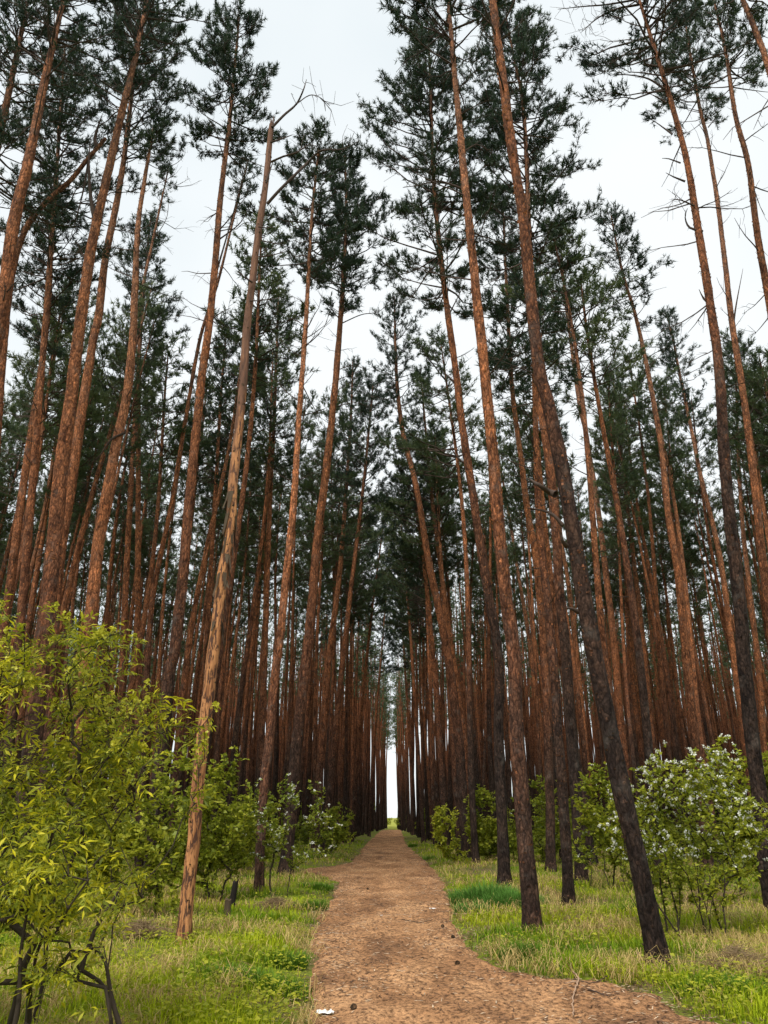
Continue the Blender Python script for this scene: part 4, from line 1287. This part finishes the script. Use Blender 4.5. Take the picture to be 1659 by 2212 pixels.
def build_grass():
    r = np.random.default_rng(55)
    mb = MB()
    x, y = sample_ground(250000, r, 6.0, 60, 1.35)
    k = on_verge(x, y, 0) ; x, y = x[k], y[k]
    dens = noise2(x, y, .9, 2) * .6 + noise2(x, y, 2.6, 7) * .4
    k = (r.random(len(x)) < np.clip((dens - .22) * 2.6, .06, 1) * np.clip(.12 + np.where(x < 0, path_l(y) - x, x - path_r(y)) / .38, 0, 1)); x, y, dens = x[k], y[k], dens[k]
    dist = np.where(x < 0, path_l(y) - x, x - path_r(y))
    dry = noise2(x, y, .75, 21) * .65 + noise2(x, y, 2.2, 23) * .35
    # the strips next to the path and the left bottom are greener; the open ground under the right pines is strawy
    dry += np.where(x > 0, .10 * np.clip(1 - abs(dist - 1.8) / 2, 0, 1), .03) - .12 * np.clip(1 - dist / .9, 0, 1) - np.where((x < 0) & (y < 11.5), .10, 0)
    isdry = r.random(len(x)) < np.clip((dry - .57) * 6.0, .02, .65)
    n = len(x)
    z = ground_z(x, y)
    lush = noise2(x, y, 1.1, 33)
    h = r.uniform(.05, .15, n) * (.65 + .95 * lush) * np.where(isdry, 1.1, 1.0) * np.clip(.45 + dist / .6, .45, 1)
    w = (.0042 + .00062 * y) * r.uniform(.7, 1.3, n)
    f = np.clip(noise2(x, y, 1.0, 41) * .9 + r.normal(0, .16, n) - .05, 0, 1)[:, None]
    g = np.where(f < .5, G1 + (G2 - G1) * f * 2, G2 + (G3 - G2) * (f - .5) * 2)
    sf = r.random((n, 1)); st = STRAW1 * sf + STRAW2 * (1 - sf)
    col = np.where(isdry[:, None], st, g) * r.uniform(.8, 1.2, (n, 1))
    lean = np.where(isdry, r.uniform(.5, 1.25, n), r.uniform(.1, .9, n))
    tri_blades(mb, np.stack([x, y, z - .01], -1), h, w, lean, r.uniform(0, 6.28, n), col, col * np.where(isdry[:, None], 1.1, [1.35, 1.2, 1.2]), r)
    o = link('grass', mb.mesh('grass', GRASS))
    tag(o, 'short green and straw-coloured grass on both verges of the path', 'grass', kind='stuff')

    # lush tufts of long dark blades
    tb = MB()
    for (px, py, rad, nn, hh, dark) in [(1050,1955,.75,2600,.42,1), (1105,1965,.55,1500,.38,1), (1010,1975,.35,700,.22,1), (1125,2075,.22,520,.26,0), (880,1830,.5,500,.25,0), (905,1858,.6,600,.25,0), (690,1965,.45,900,.20,0), (640,2090,.35,900,.20,0), (560,2150,.5,900,.18,0), (1245,2095,.35,600,.14,0), (700,1925,.5,800,.2,0), (1560,2160,.4,600,.16,0), (1380,1985,.4,500,.2,0)]:
        g = ground_at(px, py)
        a = r.uniform(0, 6.28, nn); q = np.sqrt(r.random(nn)) * rad
        x, y = g[0] + np.cos(a) * q * 1.2, g[1] + np.sin(a) * q
        k = on_verge(x, y, .02); x, y, a, q = x[k], y[k], a[k], q[k]; m = len(x)
        if m == 0: continue
        h = hh * r.uniform(.5, 1.15, m) * (1.1 - .5 * q / rad)
        c = np.where(dark, np.array([.085, .19, .030]), np.array([.075, .15, .012])) * r.uniform(.7, 1.6, (m, 1))
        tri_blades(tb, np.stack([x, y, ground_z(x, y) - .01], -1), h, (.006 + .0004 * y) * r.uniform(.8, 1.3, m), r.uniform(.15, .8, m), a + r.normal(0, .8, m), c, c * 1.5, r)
    tag(link('grass_tufts', tb.mesh('grass_tufts', GRASS)), 'longer deep green grass tufts on the verges', 'grass', kind='stuff')

    # matted straw lying on the ground
    sb = MB()
    x, y = sample_ground(60000, r, 6.5, 40, 1.5)
    k = on_verge(x, y, -.05); x, y = x[k], y[k]
    p = noise2(x, y, .8, 61) * .6 + noise2(x, y, 2.5, 63) * .4 + np.where(x > 0, .08, 0.02)
    k = r.random(len(x)) < np.clip((p - .53) * 7, .01, 1); x, y = x[k], y[k]; n = len(x)
    sf = r.random((n, 1)); c = (STRAW1 * sf + STRAW2 * (1 - sf)) * r.uniform(.75, 1.25, (n, 1))
    tri_blades(sb, np.stack([x, y, ground_z(x, y) + r.uniform(.005, .05, n)], -1), r.uniform(.10, .30, n), (.004 + .0004 * y) * r.uniform(.7, 1.2, n), r.uniform(1.1, 1.3, n), r.uniform(0, 6.28, n), c, c, r)
    tag(link('dry_grass', sb.mesh('dry_grass', GRASS)), 'matted pale dry grass lying among the green', 'grass', kind='stuff')

    # broad-leaved ground plants
    wb = MB()
    v, q = small_leaf(.06, .042)
    x, y = sample_ground(36000, r, 6.2, 22, 1.6)
    p = noise2(x, y, 1.2, 71) + np.where((x < 0) & (y < 13), .16, 0)
    k = on_verge(x, y, .03) & (p > .60); x, y = x[k], y[k]; n = len(x)
    a = r.uniform(0, 6.28, n)
    d = np.stack([np.cos(a), np.sin(a), r.uniform(-.1, .5, n)], -1)
    scatter_mesh(wb, v, q, np.stack([x, y, ground_z(x, y) + r.uniform(.02, .16, n)], -1), frames(d, r, 1.2), r.uniform(.5, 1.05, n) * (1 + y * .01))
    tag(link('ground_plants', wb.mesh('ground_plants', GREENL)), 'small broad-leaved weeds spread through the grass', 'weeds', kind='stuff')
build_grass()

def build_litter():
    r = np.random.default_rng(66)
    mb = MB()
    n = 17000
    y = 6.2 * (46 / 6.2) ** r.random(n)
    l, rr = path_l(y), path_r(y)
    e = r.random(n)
    u = np.where(r.random(n) < .45, e, np.where(r.random(n) < .5, e ** 3 * .35, 1 - e ** 3 * .35))
    x = l + (rr - l) * u + r.normal(0, .22, n)
    k = (x < .7 * y) & (noise2(x, y, 1.6, 81) + r.normal(0, .15, n) > .35); x, y = x[k], y[k]; n = len(x)
    a = r.uniform(0, 6.28, n)
    L = r.uniform(.008, .036, n)[:, None] * (1 + y[:, None] * .02); W = r.uniform(.002, .006, n)[:, None] * (1 + y[:, None] * .03)
    d = np.stack([np.cos(a), np.sin(a), r.normal(0, .12, n)], -1); s = np.stack([-np.sin(a), np.cos(a), 0 * a], -1)
    c0 = np.stack([x, y, np.where(on_verge(x, y, -.1), ground_z(x, y) + .02, path_top(x, y) + .008)], -1)
    up = np.array([0, 0, .004])
    V = np.stack([c0 - d * L - s * W, c0 - d * L + s * W, c0 + d * L + s * W * .6, c0 + d * L - s * W * .6, c0 + up], 1).reshape(-1, 3)
    b = np.arange(n) * 5
    tri = np.concatenate([np.stack([b + i, b + (i + 1) % 4, b + 4], -1) for i in range(4)])
    pick = r.random(n)
    col = np.where((pick < .5)[:, None], [.075, .042, .026], np.where((pick < .85)[:, None], [.24, .13, .07], [.46, .35, .24])) * r.uniform(.7, 1.3, (n, 1))
    mb.add(V, tris=tri, col=np.repeat(col, 5, 0))
    tag(link('path_litter', mb.mesh('path_litter', LITTER)), 'pine needles, bark bits and leaf scraps strewn on the path', 'litter', kind='stuff')
build_litter()

# sticks and roots on the path (each its own)
def stick(px, rad, label, name='fallen_twig', mat=None, fork=None):
    P = np.array([ground_at(*p) for p in px])
    P[:, 2] = path_top(P[:, 0], P[:, 1]) + rad * 1.1 + np.abs(np.sin(np.arange(len(P)) * 1.9)) * rad
    o = P[0].copy()
    S = smooth_curve(P - o, .05)
    r = np.random.default_rng(int(px[0][0]))
    S = S + r.normal(0, rad * .35, S.shape) * [1, 1, .3]
    mb = MB(); tubes(mb, S, np.linspace(rad, rad * .45, len(S)), 6)
    if fork:
        i = len(S) // 2
        Q = np.array([S[i], (S[i] + ground_at(*fork) - o) / 2, ground_at(*fork) - o]); Q[1:, 2] = S[i, 2] + .005
        tubes(mb, Q, np.array([rad * .6, rad * .5, rad * .25]), 5)
    ob = link(name, mb.mesh(name, mat or PALE, True), loc=o)
    tag(ob, label, 'twig')
PALE = mat_wood('weathered_twig', (0.26, 0.16, 0.10), (0.46, 0.32, 0.22), 10)
stick([(1232,2085),(1236,2110),(1250,2130),(1240,2165),(1238,2200)], .012, 'pale curved stick at the bottom right of the path', fork=(1222, 2140))
stick([(1376,2075),(1392,2100),(1372,2120)], .010, 'short pale hooked twig near the right corner of the path')
stick([(1270,2145),(1292,2160),(1318,2172)], .009, 'small dark twig beside the pale curved stick', mat=TWIG)
stick([(980,1978),(1010,1980),(1040,1972)], .010, 'thin twig on the right half of the path')
stick([(868,1986),(905,1996),(930,1990)], .007, 'thin dark twig in the middle of the path', mat=TWIG)
stick([(845,1812),(865,1809),(880,1813)], .025, 'pale stick lying across the far path')
stick([(1340,2110),(1285,2135),(1240,2128)], .008, 'long thin brown twig across the right bend', mat=TWIG)

# white paper scraps
def scrap(px, py, size, seed, label):
    r = np.random.default_rng(seed)
    g = ground_at(px, py); g[2] = float(path_top(g[0], g[1])) + .006
    n = 7
    u, v = np.meshgrid(np.linspace(-1, 1, n), np.linspace(-1, 1, n))
    x = u * size * (1 + .25 * r.normal(size=u.shape) * (abs(u) > .9)); y = v * size * .6 * (1 + .25 * r.normal(size=u.shape) * (abs(v) > .9))
    z = np.abs(r.normal(0, .18, u.shape)) * size
    idx = np.arange(n * n).reshape(n, n)
    q = np.stack([idx[:-1, :-1], idx[:-1, 1:], idx[1:, 1:], idx[1:, :-1]], -1).reshape(-1, 4)
    mb = MB(); mb.add(np.stack([x, y, z], -1), quads=q)
    o = link('paper_scrap', mb.mesh('paper_scrap', PAPER), loc=g); o.rotation_euler = (0, 0, r.uniform(-.3, .3))
    tag(o, label, 'litter', 'paper scraps on the path')
scrap(702, 2196, .075, 1, 'crumpled white paper scrap at the bottom left of the path')
scrap(935, 1966, .055, 2, 'flat white paper scrap on the right half of the path')
scrap(824, 1985, .022, 3, 'tiny white scrap near the middle of the path')

# pine cones lying on the path
def cone_mesh():
    mb = MB()
    for k in range(9):
        s = k / 8; rad = .016 * math.sin(math.pi * (.15 + .8 * s)) + .002
        for j in range(6):
            a = j * 1.047 + k * .5
            c = np.array([math.cos(a) * rad * .6, math.sin(a) * rad * .6, s * .042]); o_ = np.array([math.cos(a), math.sin(a), .35]); t_ = np.array([-math.sin(a), math.cos(a), 0])
            mb.add([c - t_ * .005, c + t_ * .005, c + o_ * rad * .6 + t_ * .004, c + o_ * rad * .6 - t_ * .004, c + o_ * rad * .4 + [0, 0, .005]], tris=[(0, 1, 4), (1, 2, 4), (2, 3, 4), (3, 0, 4)])
    return mb.mesh('pine_cone', STUMPB)
CM = cone_mesh()
for k, (px, py, lab) in enumerate([(956,2005,'pine cone right of the middle of the path'), (983,2087,'pine cone in the right-hand track close to the viewer'), (793,1925,'pine cone on the left half of the path'), (982,2030,'pine cone near the right verge'), (770,2195,'pine cone near the bottom edge')]):
    g = ground_at(px, py); g[2] = float(path_top(g[0], g[1])) + .018
    o = link('pine_cone', CM, loc=g); o.rotation_euler = (1.5, k * .7, k * 1.3); o.scale = (1.3,) * 3
    tag(o, lab, 'pine cone', 'pine cones on the path')

# stumps
def stump(px, py, rad, h, label, mat, seed, tilt=0.0, top_mat=None):
    r = np.random.default_rng(seed)
    g = ground_at(px, py); g[2] = float(ground_z(g[0], g[1]))
    k = 16
    zs = np.array([-.08, .03, .10, h * .5, h * .8, h])
    rr = rad * np.array([1.35, 1.2, 1.05, 1.0, .98, .95])
    root = empty('tree_stump', g, label, 'stump')
    ang = np.arange(k) * 2 * math.pi / k
    jag = (vnoise(np.stack([np.cos(ang) * 1.6 + seed, np.sin(ang) * 1.6, 0 * ang], -1)) - .5)
    V = []
    for i, (z, q) in enumerate(zip(zs, rr)):
        rad_ = q * (1 + .22 * jag + r.normal(0, .03, k))
        V.append(np.stack([np.cos(ang) * rad_ + tilt * z, np.sin(ang) * rad_, np.full(k, z) + (jag * h * .28 if (i == len(zs) - 1 and top_mat is None) else 0)], -1))
    V = np.array(V)
    idx = np.arange(len(zs) * k).reshape(len(zs), k); j2 = (np.arange(k) + 1) % k
    q = np.stack([idx[:-1], idx[1:], idx[1:][:, j2], idx[:-1][:, j2]], -1).reshape(-1, 4)[:, ::-1]
    mb = MB(); mb.add(V, quads=q)
    link('bark', mb.mesh('bark', mat), root)
    tb = MB(); cen = V[-1].mean(0) - [0, 0, .01 if top_mat else .08 * h]
    tb.add(np.concatenate([V[-1] * [.985, .985, 1] - [0, 0, .002], [cen]]), tris=[(i, (i + 1) % k, k) for i in range(k)])
    link('cut_top', tb.mesh('cut_top', top_mat or mat), root)
stump(499, 1964, .055, .46, 'charred black upright stump in the grass right of the broken pine', CHAR, 2, .12)
stump(490, 1985, .055, .24, 'short mossy brown stump in front of the charred one', STUMPB, 5, .0)
stump(1067, 1856, .21, .24, 'low sawn stump with pale cut top, right of the path', STUMPB, 8, 0, CUT)

# heaps of dry grass and twigs
def heap(px, py, rad, n, label, seed):
    r = np.random.default_rng(seed)
    g = ground_at(px, py); g[2] = float(ground_z(g[0], g[1]))
    mb = MB()
    a = r.uniform(0, 6.28, n); q = np.abs(r.normal(0, .45, n)) * rad
    c = np.stack([np.cos(a) * q * 1.3, np.sin(a) * q, np.clip(.16 * rad / .4 * (1 - q / rad), 0, 1) * r.random(n) + .02], -1)
    d = norm(r.normal(size=(n, 3)) * [1, 1, .25]); L = r.uniform(.06, .22, (n, 1))
    tubes(mb, np.stack([c - d * L, c + r.normal(0, .012, c.shape), c + d * L], 1), np.tile(np.array([[.0025, .0035, .002]]), (n, 1)), 3)
    o = link('twig_heap', mb.mesh('twig_heap', mat_wood('heap_straw_%d' % seed, (.10, .065, .035), (.36, .26, .14), 3)), loc=g)
    tag(o, label, 'brush heap')
heap(592, 1968, .42, 420, 'small heap of dry grass and twigs left of the path', 1)
heap(300, 2040, .5, 380, 'pale dry grass heap between the elder and the broken pine', 2)
heap(1540, 1965, .9, 600, 'brown brush heap behind the right flowering shrub', 3)
heap(1600, 2110, .55, 420, 'dry twig heap in the lower right corner', 4)
